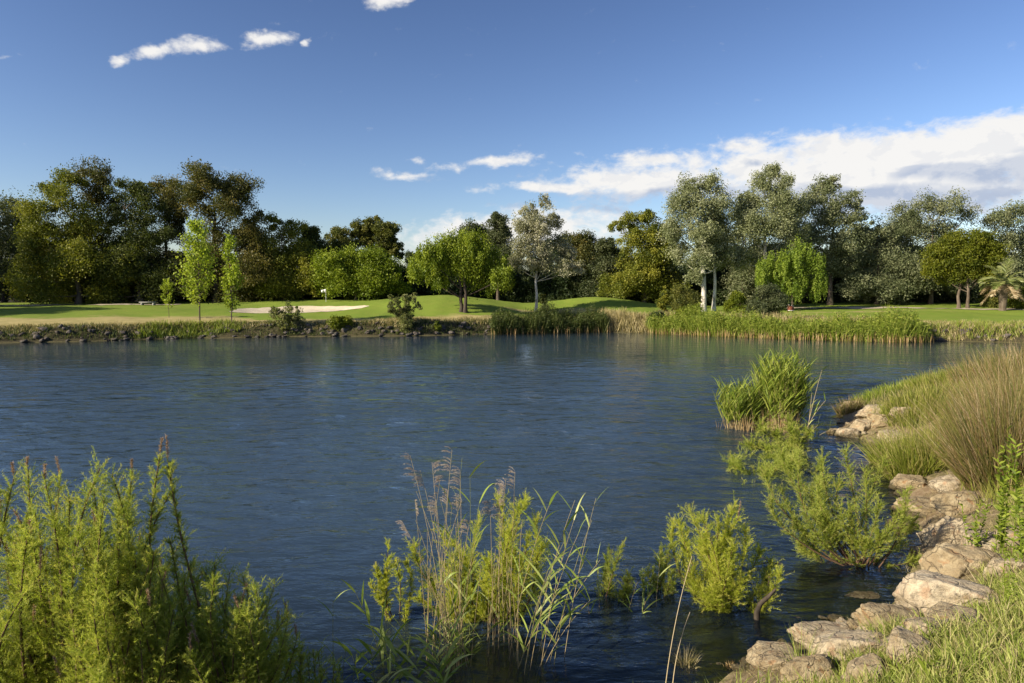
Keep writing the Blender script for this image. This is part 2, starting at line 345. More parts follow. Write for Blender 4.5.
# ------------------------------------------------------------------ water
def build_water():
    m, nt = newmat('lake_water'); n = N(nt)
    P = n('ShaderNodeNewGeometry').outputs['Position']
    mp = n('ShaderNodeMapping', i_Vector=P); mp.inputs['Rotation'].default_value = (0, 0, rad(12)); mp.inputs['Scale'].default_value = (.75, 1.9, 1)
    w1 = n.noise(mp.outputs[0], 1.7, 3, .5, .5); w2 = n.noise(mp.outputs[0], 5.2, 3, .55, .3)
    mp2 = n('ShaderNodeMapping', i_Vector=P); mp2.inputs['Rotation'].default_value = (0, 0, rad(-25)); mp2.inputs['Scale'].default_value = (.8, 1.5, 1)
    w3 = n.noise(mp2.outputs[0], 1.15, 2, .5)
    yy = n('ShaderNodeSeparateXYZ', i_0=P).outputs[1]; w4 = n.noise(mp2.outputs[0], .62, 2, .55, .4)
    mp3 = n('ShaderNodeMapping', i_Vector=P); mp3.inputs['Scale'].default_value = (.035, .09, 1)
    gust = n.rng(n.noise(mp3.outputs[0], 1, 3, .5, .6), .38, .62, .45, 1.2, True)
    yy = n('ShaderNodeSeparateXYZ', i_0=P).outputs[1]
    calm = n.math('MULTIPLY', gust, n.rng(yy, 24, 46, 1.0, .14, True))
    calm = n.math('MULTIPLY', calm, n.rng(yy, 6, 13, .35, 1.0, True))
    hgt = n.math('ADD', n.math('ADD', w1, n.math('MULTIPLY', w2, .38)), n.math('ADD', n.math('MULTIPLY', w3, 1.5), n.math('MULTIPLY', w4, n.rng(yy, 10, 26, .8, 4.5, True))))
    b = n('ShaderNodeBump', i_Strength=1.0, i_Distance=n.math('MULTIPLY', calm, .09), i_Height=hgt)
    fr = n('ShaderNodeFresnel', i_IOR=1.42); nt.links.new(b.outputs[0], fr.inputs['Normal'])
    gl = n('ShaderNodeBsdfGlossy', i_Roughness=n.rng(calm, .15, 1, .04, .10), i_Color=(.92, .96, 1, 1)); nt.links.new(b.outputs[0], gl.inputs['Normal'])
    df = n('ShaderNodeBsdfDiffuse', i_Color=(.038, .064, .094, 1)); tr = n('ShaderNodeBsdfTransparent', i_Color=(.62, .66, .5, 1))
    dp = n('ShaderNodeAttribute', attribute_name='depth').outputs['Fac']
    body = n('ShaderNodeMixShader', i_0=n.rng(dp, .05, 1.25, .04, .97)); nt.links.new(tr.outputs[0], body.inputs[1]); nt.links.new(df.outputs[0], body.inputs[2])
    mx = n('ShaderNodeMixShader', i_0=fr.outputs[0]); nt.links.new(body.outputs[0], mx.inputs[1]); nt.links.new(gl.outputs[0], mx.inputs[2])
    o = n('ShaderNodeOutputMaterial'); nt.links.new(mx.outputs[0], o.inputs[0])
    xs = np.concatenate([np.arange(-96, -36, .8), np.arange(-36, -12, .16), np.arange(-12, 11, .085), np.arange(11, 30, .16), np.arange(30, 79, .8)])
    ys = [3.0]
    while ys[-1] < 78: ys.append(ys[-1]+min(.055+max(0, ys[-1]-9)*.0058, .35))
    ys = np.array(ys); X, Y = np.meshgrid(xs, ys); nx, ny = len(xs), len(ys)
    rg = np.random.default_rng(12); Z = X*0; sp = np.interp(Y, ys[:-1], np.diff(ys)); fx = np.interp(X, xs[:-1], np.diff(xs))
    sx = X+.25*wob(X, Y, .5, 1); sy = Y+.35*wob(X, Y, .4, 9)
    for i in range(46):
        lam = .26*(4.2**rg.random()); k = 2*math.pi/lam; a = math.pi/2+rg.normal()*.42+.15; ph = rg.random()*6.28
        att = np.clip(lam/(sp*2.6)-1, 0, 1)*np.clip(lam/(fx*2.6*max(.25, abs(math.cos(a))))-1, 0, 1)
        gr = .6+.8*wob(X, Y, .35+.5*rg.random(), i)     # wave groups
        Z += att*gr*(.036/k)*np.sin(k*(sx*math.cos(a)+sy*math.sin(a))+ph)
    Z *= (.75+.55*wob(X, Y*2.2, .16, 4))*(1-.80*sst(30, 52, Y))*sst(6.5, 12, Y)*.9+.1
    Z = np.where(sdist(X, Y) > -.4, Z*.2, Z)
    V = np.stack([X, Y, Z], -1).reshape(-1, 3); i = np.arange(ny-1)[:, None]*nx; j = np.arange(nx-1)[None]
    Fq = np.stack([i+j, i+j+1, i+nx+j+1, i+nx+j], -1).reshape(-1, 4)
    g = mk('water', [(V, Fq, .5)], m, smooth=True); tag(g, kind='structure')
    a = g.data.attributes.new('depth', 'FLOAT', 'POINT'); a.data.foreach_set('value', np.maximum(-height(X, Y), 0).ravel().astype(np.float32))
build_water()

# ------------------------------------------------------------------ trees
def auto_lobes(rng, w, z0, z1, n, shape='egg', dy=1.0):
    L = []
    for i in range(n):
        t = (i+.5)/n if i < n-1 else .96
        if shape == 'egg': e = w/2*(math.sin(math.pi*min(1, .12+.80*t))**.6)
        elif shape == 'col': e = w/2*(1-.65*t)*min(1, .4+3*t)
        elif shape == 'dome': e = w/2*math.sqrt(max(.05, 1-t*t))
        else: e = w/2
        r = w*rng.uniform(.17, .27)*(1.25-.5*t); r = min(r, max(e, w*.16))
        a = rng.random()*6.283 if i < n-1 else 0; q = max(0, e-r)*math.sqrt(rng.uniform(.25, 1)) if i < n-1 else w*.05
        L.append((math.cos(a)*q, math.sin(a)*q*dy, min(z1-r*.9, max(z0+r*.5, z0+(z1-z0)*t)), r, r, r*rng.uniform(.8, 1.15)))
    return L

def tree_mesh(rng, H, lobes, nclump, nleaf, lsize, tr, hang=1.0, spread=.46, lean=(0, 0), asp=.55, fork=.35, bare=0, multi=1, droop=0, dense=1.25):
    """returns (trunk chunks, crown chunks) in local coords, base at 0"""
    nclump = int(nclump*dense)
    lob = np.array(lobes, float); wr = lob[:, 3]**2; wr /= wr.sum()
    trunk = []
    top = np.array([lean[0], lean[1], H*.82])
    for s in range(multi):
        b0 = np.array([0, 0, -.3]) if s == 0 else np.array([rng.normal()*tr*2.2, rng.normal()*tr*2.2, -.3])
        tp = top*rng.uniform(.75, 1) + rng.normal(size=3)*H*.04*(s > 0)
        pth = bez(b0, np.array([b0[0]*1.3+lean[0]*.2, b0[1], H*.4]), tp, 10); pth[1:-1, :2] += rng.normal(size=(8, 2))*H*.006
        rr = tr/math.sqrt(multi)*np.linspace(1, .12, 10); rr[0] *= 1.5
        trunk += tube(pth, rr, 8)
    for l in lob:
        c = l[:3]; t = fork+.5*rng.random(); tz = np.clip((c[2]-.95*math.hypot(c[0], c[1])-.1*l[3])/(H*.82), fork, .92); tq = bez(np.array([0, 0, 0.]), np.array([lean[0]*.2, 0, H*.4]), top, 24); st = tq[int(np.argmin(np.abs(tq[:, 2]-tz*H*.82)))]
        if st[2] > c[2]: st = st*np.array([1, 1, 0])+np.array([0, 0, max(.1, c[2]*.7)])
        mid = (st+c)/2+np.array([0, 0, -.08*H*rng.random()]); trunk += tube(bez(st, mid, c, 6), tr*np.linspace(.28, .09, 6), 5)
    k = rng.choice(len(lob), nclump, p=wr); d = rdir(rng, nclump); d[:, 2] = np.where(d[:, 2] < -.75, -d[:, 2]*.6, d[:, 2]); d = unit(d)
    rf = (rng.random(nclump)**.5)[:, None]
    C = lob[k, :3]+d*lob[k, 3:]*rf; rc = lob[k, 3]*spread*rng.uniform(.45, 1.6, nclump)
    for i in rng.choice(nclump, min(nclump, 26+bare), replace=False):
        a = lob[k[i], :3]; trunk += tube(bez(a, (a+C[i])/2+rng.normal(size=3)*.15, C[i], 4), tr*np.linspace(.09, .02, 4), 4)
    n = nclump*nleaf; ci = np.repeat(np.arange(nclump), nleaf)
    g = rdir(rng, n)*(rng.random(n)**.42*np.where(rng.random(n) < .12, 1.35, 1))[:, None]; g[:, 2] *= .85*hang
    if hang > 1.3: g[:, :2] *= .6; g[:, 2] -= .5*hang*np.abs(rng.normal(size=n))*.5
    P = C[ci]+g*rc[ci][:, None]
    tone = rng.random(nclump); r = np.clip(.72*tone[ci]+.28*rng.random(n), 0, 1)
    D = rdir(rng, n)
    if hang > 1.3 or droop: D = unit(D+np.array([0, 0, -1.3]))
    ls = lsize*rng.uniform(.6, 1.35, n)
    return trunk, [leafq(P, D, ls, ls*asp, r, rng)]

def tree(name, label, cat, X, Y, H, W, mat, bark, seed, nl=9, nclump=130, nleaf=210, lsize=.25, z0=.25, shape='egg', lobes=None, tr=None, group='trees of the far shore', kids=('trunk', 'crown'), smat=None, **kw):
    rng = np.random.default_rng(seed); z = hz(X, Y)
    lobes = lobes or auto_lobes(rng, W, H*z0, H, nl, shape)
    t, c = tree_mesh(rng, H, lobes, nclump, nleaf, lsize, tr or H*.02, **kw)
    r = empty(name, (X, Y, z), label, cat, group)
    mk(kids[0], t, M[bark], r, smooth=True); mk(kids[1], c, M[mat], r); return r

def ptree(name, label, cat, px, D, top, wpx, mat, bark, seed, lb=None, skirt=None, **kw):
    """place by direction and distance; lb: lobes as (px, py, rpx[, dyfrac])"""
    b = at(px, 300, D); X = b[0]; z = hz(X, D); H = at(px, top, D)[2]-z; W = px2m(wpx, D)
    lobes = None
    if lb:
        rg = np.random.default_rng(seed+77); lobes = []
        for l in lb:
            p = at(l[0], l[1], D); r = px2m(l[2], D); lobes.append((p[0]-X, rg.uniform(-.9, .9)*r if len(l) < 4 else l[3]*r, p[2]-z, r, r, r*.9))
        lobes = [(a, b_, c, d*1.12, e*1.12, f*1.1) for a, b_, c, d, e, f in lobes]
        if skirt is None: skirt = 7 if name in ('eucalyptus_tree', 'willow_tree', 'poplar_tree') and kw.get('z0', 1) < .3 else 0
        for i in range(skirt):
            q = (i+.5)/skirt-.5; lobes.append((q*W*.95, rg.uniform(-.3, .2)*W, H*rg.uniform(.08, .3), W*.22, W*.22, H*.15))
    return tree(name, label, cat, X, D, H, W, mat, bark, seed, lobes=lobes, **kw)

# -- left stand of eucalyptus
ptree('eucalyptus_tree', 'grey-green tree at the far left end of the treeline, lower than its neighbour', 'tree', 4, 98, 192, 74, 'grey_green', 'bark_dark', 1, nclump=170, z0=.15,
      lb=[(-14,215,20),(6,210,17),(20,222,13),(-5,240,24),(22,246,18),(10,270,24)])
ptree('eucalyptus_tree', 'tall broad eucalyptus with golden green sunlit clumps, first big crown from the left', 'tree', 78, 92, 163, 100, 'euc_gold', 'bark', 2, nclump=280, z0=.12,
      lb=[(46,192,14),(40,215,16),(62,182,15),(72,205,18),(48,238,18),(42,262,14),(70,240,20),(88,222,18),(85,260,20),(58,275,16)])
ptree('eucalyptus_tree', 'brownish dark eucalyptus whose domed top stands beside the golden one', 'tree', 94, 97, 160, 80, 'euc_brown', 'bark_dark', 3, nclump=230, z0=.12,
      lb=[(92,176,15),(82,180,11),(104,180,12),(96,200,18),(110,222,18),(92,235,18),(104,255,20)])
ptree('eucalyptus_tree', 'dark eucalyptus with a leaning pale trunk, between the domed and the tallest right-hand crowns', 'tree', 142, 94, 178, 80, 'euc_dark', 'bark', 4, nclump=260, z0=.12, lean=(-2.2, 0),
      lb=[(126,190,13),(140,198,16),(150,215,16),(128,215,17),(142,240,18),(120,246,17),(160,240,13),(132,268,18)])
ptree('eucalyptus_tree', 'slim dark eucalyptus filling the notch left of the bright saplings', 'tree', 168, 100, 176, 50, 'euc_brown', 'bark_dark', 5, nclump=150, z0=.2,
      lb=[(158,188,11),(172,186,11),(182,200,13),(166,206,14),(178,222,10),(166,235,12),(170,262,14)])
ptree('eucalyptus_tree', 'tallest red-brown tinged eucalyptus behind the two young poplars', 'tree', 216, 95, 158, 96, 'euc_brown', 'bark_dark', 6, nclump=330, z0=.28, tr=.45,
      lb=[(196,172,13),(208,186,17),(226,190,17),(246,192,14),(196,200,13),(236,210,19),(252,218,11),(212,214,16),(222,234,16),(246,240,15),(256,262,14),(214,256,12)])
ptree('eucalyptus_tree', 'olive gold eucalyptus with twin peaked crown right of the tallest dark tree', 'tree', 284, 97, 214, 76, 'euc_gold', 'bark', 7, nclump=240, z0=.1,
      lb=[(273,226,11),(290,232,13),(272,246,15),(296,252,14),(262,262,13),(284,268,17),(306,262,12)])
ptree('eucalyptus_tree', 'small dark tree with feathery top between the olive gold tree and the round bush', 'tree', 312, 102, 227, 34, 'euc_dark', 'bark_dark', 8, nclump=90, lb=[(312,236,9),(316,252,12),(306,260,12)])
ptree('eucalyptus_tree', 'short olive crown showing just left of the rounder loose one', 'tree', 338, 106, 226, 30, 'olive', 'bark', 9, nclump=80, lb=[(337,236,10),(344,250,12),(332,254,11)])
ptree('eucalyptus_tree', 'rounded olive brown eucalyptus with light gaps behind the bright bush', 'tree', 374, 108, 218, 58, 'olive', 'bark', 10, nclump=200, z0=.35, spread=.3,
      lb=[(360,230,10),(374,228,11),(388,234,11),(366,242,11),(384,246,12),(396,252,9)])
ptree('laurel_tree', 'wide bright green rounded bush-like tree behind the sand bunker', 'tree', 356, 95, 249, 92, 'bright', 'bark', 11, nclump=330, nleaf=130, z0=0, lsize=.26, tr=.2,
      lb=[(332,266,14),(350,262,14),(370,264,15),(388,272,13),(322,280,12),(345,282,16),(372,284,16),(396,286,11)])
# -- centre
ptree('pepper_tree', 'bright green spreading pepper tree alone on the lawn with a forked dark trunk', 'tree', 461, 78, 232, 104, 'bright', 'bark_dark', 12, nclump=330, nleaf=150, lsize=.2, hang=1.5, tr=.35, multi=2, fork=.2,
      lb=[(448,246,13),(463,243,13),(478,248,14),(432,258,13),(455,262,15),(480,268,17),(497,262,12),(418,270,11),(438,280,9),(502,278,11),(470,256,15),(488,284,9)])
ptree('poplar_tree', 'dark green tree top showing above the pepper tree', 'tree', 474, 104, 221, 44, 'grey_green', 'bark_dark', 13, nclump=110, lb=[(470,232,9),(482,234,9),(466,248,12),(484,252,13)])
ptree('poplar_tree', 'narrow dark pointed tree between the pepper tree and the white-trunked poplar', 'tree', 498, 102, 210, 30, 'grey_green', 'bark', 14, nclump=110, lb=[(497,220,7),(500,234,10),(496,248,11),(502,262,12)])
ptree('white_poplar', 'pale silvery poplar alone with one slender white trunk on the centre lawn', 'tree', 536, 84, 196, 78, 'white_pop', 'bark_white', 15, nclump=260, nleaf=110, lsize=.2, tr=.2, spread=.44, hang=1.25, lean=(.4, 0), fork=.5,
      lb=[(530,212,9),(545,206,9),(553,222,9),(524,228,11),(540,228,11),(558,244,10),(522,248,11),(538,250,10),(568,256,8),(514,264,9),(530,266,8),(562,268,9),(576,268,8),(542,264,11),(534,240,10)])
ptree('eucalyptus_tree', 'red-brown topped tree just right of the white-trunked poplar', 'tree', 578, 104, 234, 44, 'euc_brown', 'bark', 16, nclump=130, lb=[(570,245,10),(584,244,10),(578,260,12),(590,262,9)])
ptree('poplar_tree', 'small grey-green pointed tree in the gap left of the olive brown crown', 'tree', 608, 102, 234, 34, 'grey_green', 'bark', 17, nclump=110, lb=[(604,246,8),(612,258,11),(602,268,12)])
ptree('eucalyptus_tree', 'olive brown eucalyptus leaning against the silver poplars, orange tinted top', 'tree', 644, 98, 208, 72, 'euc_gold', 'bark', 18, nclump=250, z0=.15,
      lb=[(618,224,8),(634,222,11),(648,218,10),(640,240,15),(658,236,13),(626,250,11),(650,262,16),(632,270,12)])
# -- silver poplars
ptree('white_poplar', 'left silver poplar of the tall pair, standing on two white trunks', 'tree', 703, 86, 174, 88, 'silver', 'bark_white', 19, nclump=330, nleaf=140, lsize=.2, tr=.36, multi=1, spread=.42, hang=1.25,
      lb=[(690,190,12),(710,186,12),(680,208,14),(700,210,15),(722,206,14),(676,230,14),(698,234,15),(720,232,14),(682,254,12),(704,258,13),(728,256,11),(694,276,8)])
ptree('white_poplar', 'slender white-trunked poplar tight against the right of the two-trunk one', 'tree', 714, 87, 200, 40, 'silver', 'bark_white', 119, nclump=120, nleaf=120, lsize=.2, tr=.26, hang=1.25,
      lb=[(716,220,13),(712,242,13),(718,262,10)])
ptree('white_poplar', 'tallest silver poplar with a narrow peaked crown, above the weeping willow', 'tree', 764, 88, 160, 88, 'silver', 'bark_white', 20, nclump=360, nleaf=140, lsize=.2, tr=.36, spread=.42, hang=1.2,
      lb=[(772,174,10),(760,184,12),(782,188,12),(752,204,14),(774,208,16),(796,206,11),(744,228,14),(766,232,16),(790,232,14),(752,256,14),(776,258,14),(738,262,10)])
ptree('white_poplar', 'darker silver poplar with an open side bough, right of the tallest one', 'tree', 830, 92, 172, 70, 'silver_dk', 'bark', 21, nclump=280, nleaf=130, lsize=.22, tr=.35, spread=.44,
      lb=[(832,186,12),(820,198,12),(842,202,11),(826,218,14),(848,222,11),(856,208,7),(812,238,14),(836,244,16),(820,266,15),(846,266,13)])
ptree('willow_tree', 'low grey willow crown between the dark poplar and the wide silver one', 'tree', 876, 92, 218, 66, 'silver_dk', 'bark', 22, nclump=230, nleaf=130, lsize=.22, z0=.1,
      lb=[(860,236,11),(878,230,11),(892,236,10),(866,254,14),(886,256,14),(876,276,14)])
ptree('willow_tree', 'wide domed silver-grey willow standing right of centre above the sloping lawn', 'tree', 930, 94, 193, 92, 'silver_dk', 'bark', 23, nclump=340, nleaf=140, lsize=.22, z0=.1, dense=1.7,
      lb=[(908,214,13),(926,208,14),(946,208,14),(962,216,11),(898,236,15),(922,234,17),(948,236,16),(910,260,17),(938,262,17)])
ptree('pine_tree', 'round-headed green pine with a leaning forked trunk beside the palm', 'tree', 968, 84, 229, 84, 'pine', 'bark', 24, nclump=330, nleaf=140, lsize=.22, tr=.3, multi=2, fork=.25, lean=(-.6, 0), spread=.42, dense=1.5,
      lb=[(960,244,12),(978,242,12),(944,256,12),(966,260,15),(988,254,12),(940,270,10),(958,276,12),(980,274,11),(996,266,9)])
ptree('willow_tree', 'silver-grey tree behind the palm at the right end of the treeline', 'tree', 1006, 96, 203, 84, 'silver_dk', 'bark', 25, nclump=280, nleaf=130, lsize=.23, z0=.1, dense=1.6,
      lb=[(988,224,12),(1008,218,14),(1028,214,13),(998,244,15),(1020,242,16),(1010,268,18),(1040,240,16)])
ptree('weeping_willow', 'bright yellow-green weeping willow with hanging strands, in front of the poplars', 'tree', 792, 84, 238, 72, 'willow', 'bark', 26, nclump=230, nleaf=150, lsize=.2, hang=2.4, spread=.42, z0=0, tr=.14,
      lb=[(800,254,10),(812,264,9),(790,262,10),(768,266,9),(780,276,9),(760,278,7),(818,282,8),(804,282,8),(772,286,7),(814,292,6),(783,268,10),(795,276,11),(788,284,9),(765,292,6),(798,292,6)])
for px, D, top, w, sd, lab in [(742,98,196,60,131,'silver-grey tree filling behind the gap between the two tall silver poplars'),(802,99,196,60,132,'grey-green tree behind the gap right of the tallest silver poplar'),(860,100,222,56,133,'low grey tree behind the open-boughed poplar, against the dark belt'),(905,101,214,60,134,'grey-green tree behind the left flank of the wide domed willow'),(668,100,232,56,135,'dull green tree behind the silver poplar with two trunks'),(590,105,246,60,136,'low grey-green tree behind the gap right of the white-trunked poplar'),(30,102,206,60,137,'olive tree behind the gap at the far left of the treeline'),(250,101,224,60,138,'dark green tree behind the right flank of the tallest eucalyptus')]:
    ptree('willow_tree', lab, 'tree', px, D, top, w, 'silver_dk' if px > 650 else 'grey_green', 'bark', sd, nclump=200, nleaf=140, lsize=.24, z0=.04, spread=.5, nl=12, tr=.25)
# beyond both edges of the picture (they shade the left lawn and close the view)
for i, (x, y, h, w) in enumerate([(-76, 80, 17, 13), (-86, 88, 20, 15), (-70, 68, 13, 11), (-80, 60, 17, 14), (-104, 82, 20, 16), (-98, 60, 14, 12), (86, 96, 16, 15), (100, 90, 17, 16)]):
    tree('eucalyptus_tree', 'eucalyptus beyond the edge of the treeline, '+['nearest the left shore lawn', 'behind the left lawn', 'low one by the left shore', 'broad one on the left', 'tallest on the far left', 'by the left cove', 'first past the palms on the right', 'last on the right'][i], 'tree', x, y, h, w, 'euc_dark', 'bark_dark', 40+i, nclump=190, z0=.08)

# background: generic trees and dense bushes closing the far side, copied
def copy_tree(o, loc, rz, sc, label=None):
    c = o.copy(); COL.objects.link(c); c.location = loc; c.rotation_euler = (0, 0, rz); c.scale = sc
    if label: c['label'] = label
    for ch in list(o.children):
        k = ch.copy(); COL.objects.link(k); k.parent = c
    return c
rg = np.random.default_rng(5)
protos = []
for i in range(4):
    protos.append((tree('evergreen_bush', 'dense dark evergreen bush in the shaded belt along the back of the lawn', 'bush', -70+i*5.2, 101+rg.random()*3, 6.3, 7.5, 'under', 'bark_dark', 60+i, nl=10, nclump=170, nleaf=130, lsize=.28, z0=0, shape='dome', tr=.12, group='dark bushes along the back of the lawn', kids=('stem', 'foliage'))))
x = -49.
while x < 92:
    o = protos[rg.integers(4)]; y = 101+rg.random()*4 - 2.0*abs(math.sin(x*.1)); s = rg.uniform(.8, 1.12)
    if -10 < x < 25: s *= .95; y += 3
    copy_tree(o, (x, y, hz(x, y)-.1), rg.random()*6.3, (s*1.1, s*1.1, s*rg.uniform(.85, 1.15))); x += rg.uniform(3.2, 4.8)
pt = [tree('evergreen_tree', 'dark tree of the wood behind the belt of bushes', 'tree', -112+i*7, 124, 10.5, 9.5, 'under', 'bark_dark', 70+i, nl=9, nclump=160, nleaf=110, lsize=.36, z0=.05, group='trees of the wood behind') for i in range(3)]
x = -92.
while x < 120:
    o = pt[rg.integers(3)]; y = 122+rg.random()*10; s = rg.uniform(.8, 1.1)
    copy_tree(o, (x, y, hz(x, y)-.1), rg.random()*6.3, (s, s, s*rg.uniform(.85, 1.05))); x += rg.uniform(5, 7.5)

# bushes on the far lawn and bank
def bush(name, label, px, D, top, wpx, mat, seed, group='bushes of the far bank', nclump=110, nleaf=110, lsize=.16, cat='bush', **kw):
    return ptree(name, label, cat, px, D, top, wpx, mat, 'bark', seed, nl=7, nclump=nclump, nleaf=nleaf, lsize=lsize, z0=0, tr=.06, shape='dome', group=group, kids=('stem', 'foliage'), **kw)
bush('round_bush', 'dense dark rounded bush right below the weeping willow', 768, 72, 286, 50, 'grey_green', 81, nclump=220)
bush('round_bush', 'dark green bush with ragged top in front of the olive brown tree', 682, 77, 286, 44, 'olive', 82, nclump=190)
bush('round_bush', 'small olive bush at the left of the dark ragged one', 664, 78, 287, 18, 'euc_gold', 83, nclump=70)
bush('shore_bush', 'bright green bush touching the water right of the dry grass', 688, 71, 308, 34, 'bushbright', 84, nclump=150)
bush('shore_bush', 'small dark shrub overhanging the water in the middle of the far bank', 658, 72.5, 312, 26, 'under', 85, nclump=100)
bush('round_bush', 'green bush under the white poplar trunks', 735, 75, 292, 30, 'bushbright', 86, nclump=110)
bush('round_bush', 'bright bush at the right edge beside the palm trunk', 1022, 82, 288, 34, 'bushbright', 87, nclump=110)
bush('round_bush', 'pale olive bush between the pine and the palm', 990, 86, 287, 26, 'olive', 88, nclump=90)
bush('round_bush', 'little bush at the foot of the slender white trunk', 544, 85, 293, 12, 'olive', 89, nclump=40)
bush('round_bush', 'yellow-green bush in front of the dark belt behind the flag', 352, 97, 291, 16, 'bushbright', 90, nclump=50)
bush('willow_shrub', 'tall loose grey-green shrub at the waterline in front of the pepper tree', 404, 68, 290, 36, 'shrub_lt', 91, nclump=120, nleaf=60, spread=.3, lb=[(396,302,7),(410,300,7),(404,312,9),(416,306,5),(392,310,6),(406,322,9),(404,332,8)])
bush('willow_shrub', 'grey-green shrub at the waterline below the left end of the bunker', 285, 67, 302, 36, 'shrub_lt', 92, nclump=110, nleaf=60, spread=.3, lb=[(277,312,7),(290,310,8),(284,320,9),(296,320,7),(276,328,7),(287,332,9)])
bush('shore_bush', 'low bright green shrub at the waterline below the right end of the bunker', 340, 67.5, 317, 24, 'bushbright', 93, nclump=70, nleaf=70)
bush('shore_bush', 'smallest green shrub on the rocks right of the tall loose one', 436, 68.5, 321, 12, 'bushbright', 94, nclump=35, nleaf=70)

# young poplars
def sapling(label, px, D, top, base, wpx, seed, nb):
    rng = np.random.default_rng(seed); b = at(px, base, D); X = b[0]; z = hz(X, D); H = at(px, top, D)[2]-z; W = px2m(wpx, D)
    r = empty('young_poplar', (X, D, z), label, 'tree', 'young poplars by the far shore')
    tk = np.array([[rng.normal()*.02*H*t, rng.normal()*.02*H*t, H*t-(.2 if t == 0 else 0)] for t in np.linspace(0, .98, 9)]); tr = tube(tk, np.linspace(.055, .008, 9)*H/7, 6)
    P = []; R = []
    for i in range(nb):
        t = rng.uniform(.16, .97); e = W/2*(min(1, (t+.05)*2.8))*(1.12-t)**.75*rng.uniform(.55, 1.15); a = rng.random()*6.28
        p0 = np.array([np.interp(t, np.linspace(0, .98, 9), tk[:, k]) for k in range(3)]); p2 = p0+np.array([math.cos(a)*e, math.sin(a)*e, e*rng.uniform(.8, 1.6)])
        q = bez(p0, (p0+p2)/2+np.array([math.cos(a), math.sin(a), 0])*e*.2, p2, 6); tr += tube(q, np.linspace(.012, .004, 6)*H/7, 4)
        n = int(36*rng.uniform(.6, 1.3)); tt = rng.uniform(.25, 1, n)
        pp = np.stack([np.interp(tt, np.linspace(0, 1, 6), q[:, k]) for k in range(3)], -1)+rng.normal(size=(n, 3))*H*.018; P.append(pp); R.append(np.full(n, rng.random()))
    P = np.concatenate(P); R = np.concatenate(R); n = len(P); ls = rng.uniform(.12, .26, n)*(H/9)**.5
    mk('trunk', tr, M['bark'], r, smooth=True); mk('crown', [leafq(P, rdir(rng, n), ls, ls*.8, np.clip(.5*R+.5*rng.random(n), 0, 1), rng)], M['poplar'], r)
sapling('tallest bright green young poplar on the left bank, spreading low branches', 200, 66, 221, 325, 50, 1, 120)
sapling('slim bright green young poplar just right of the tallest one', 232, 66, 237, 326, 30, 2, 80)
sapling('smallest sparse young poplar, left of the tallest one', 169, 72, 281, 316, 24, 3, 26)

# palms
def palm(label, px, D, top, seed, nf=30, hfr=.42):
    rng = np.random.default_rng(seed); X = at(px, 300, D)[0]; z = hz(X, D); H = at(px, top, D)[2]-z
    r = empty('palm_tree', (X, D, z), label, 'palm tree', 'palms at the right of the lawn')
    th = H*hfr; q = np.linspace(0, 1, 14); rr = .34+.10*np.sin(q*40)*.35+.18*q*(1-q)*2+.12*q**3; rr[0] = .5
    mk('trunk', tube(np.stack([q*0, q*0, q*th-.1], -1), rr, 12), M['bark'], r, smooth=True)
    FL = H*.40
    for i in range(nf):
        old = i < nf*.3; el = rng.uniform(-.6, .1) if old else rng.uniform(.25, 1.45); a = i*2.4+rng.random()*.4
        d = np.array([math.cos(a)*math.cos(el), math.sin(a)*math.cos(el), math.sin(el)]); L = FL*rng.uniform(.8, 1.1); seg = 9; p = np.array([0, 0, th]); pts = [p]
        dd = d.copy()
        for s in range(seg): p = p+dd*L/seg; dd = unit(dd+np.array([0, 0, -.16 if not old else -.10])); pts.append(p)
        pts = np.array(pts); ch = tube(pts, np.linspace(.04, .008, seg+1), 4)
        n = 64; t = np.linspace(.22, 1, n); pp = np.stack([np.interp(t, np.linspace(0, 1, seg+1), pts[:, k]) for k in range(3)], -1)
        tang = unit(np.stack([np.interp(t, np.linspace(0, 1, seg+1), np.gradient(pts[:, k])) for k in range(3)], -1)); side = unit(np.cross(tang, [0, 0, 1.0]))*np.where(np.arange(n) % 2, 1, -1)[:, None]
        D_ = unit(side*.8+tang*.7+rng.normal(size=(n, 3))*.12+[0, 0, .15]); Lf = L*.33*np.sin(np.pi*np.clip(.15+.8*t, 0, 1))**.7
        ch.append(blades(pp, D_, Lf, .07, .5, rng, 3)); mk('frond', ch, M['palm_dry' if old else 'palm'], r)
palm('short stout palm with arching fronds standing clear at the right of the lawn', 1003, 80, 247, 5)
palm('palm half out of the picture at the right edge with browner fronds', 1033, 84, 262, 6, 24)

# ------------------------------------------------------------------ golf flag, bench, board, bird
def flag():
    D = 92.; X = at(326, 300, D)[0]; z = hz(X, D); r = empty('golf_flag', (X, D, z), 'white golf flag on a thin pole on the green behind the bunker', 'golf flag')
    H = at(326, 289, D)[2]-z
    mk('pole', tube([(0, 0, -.1), (0, 0, H*.5), (0, 0, H)], .022, 8), M['metal'], r)
    u = np.linspace(0, 1, 9); V = []
    for s in (-.006, .006):
        for zz in (0, 1):
            V += [(-.02-.62*k, .10*math.sin(k*7)*k+s, H-.02-.44*zz+(.06*k if zz else -.05*k)-.06*k) for k in u]
    V = np.array(V); q = []
    for i in range(8): q += [[i, i+1, 9+i+1, 9+i], [18+i, 27+i, 27+i+1, 18+i+1], [i, 18+i, 18+i+1, i+1], [9+i, 9+i+1, 27+i+1, 27+i]]
    q += [[0, 9, 27, 18], [8, 26, 35, 17]]
    mk('flag', [(V, np.array(q), .5)], M['flag'], r)
flag()
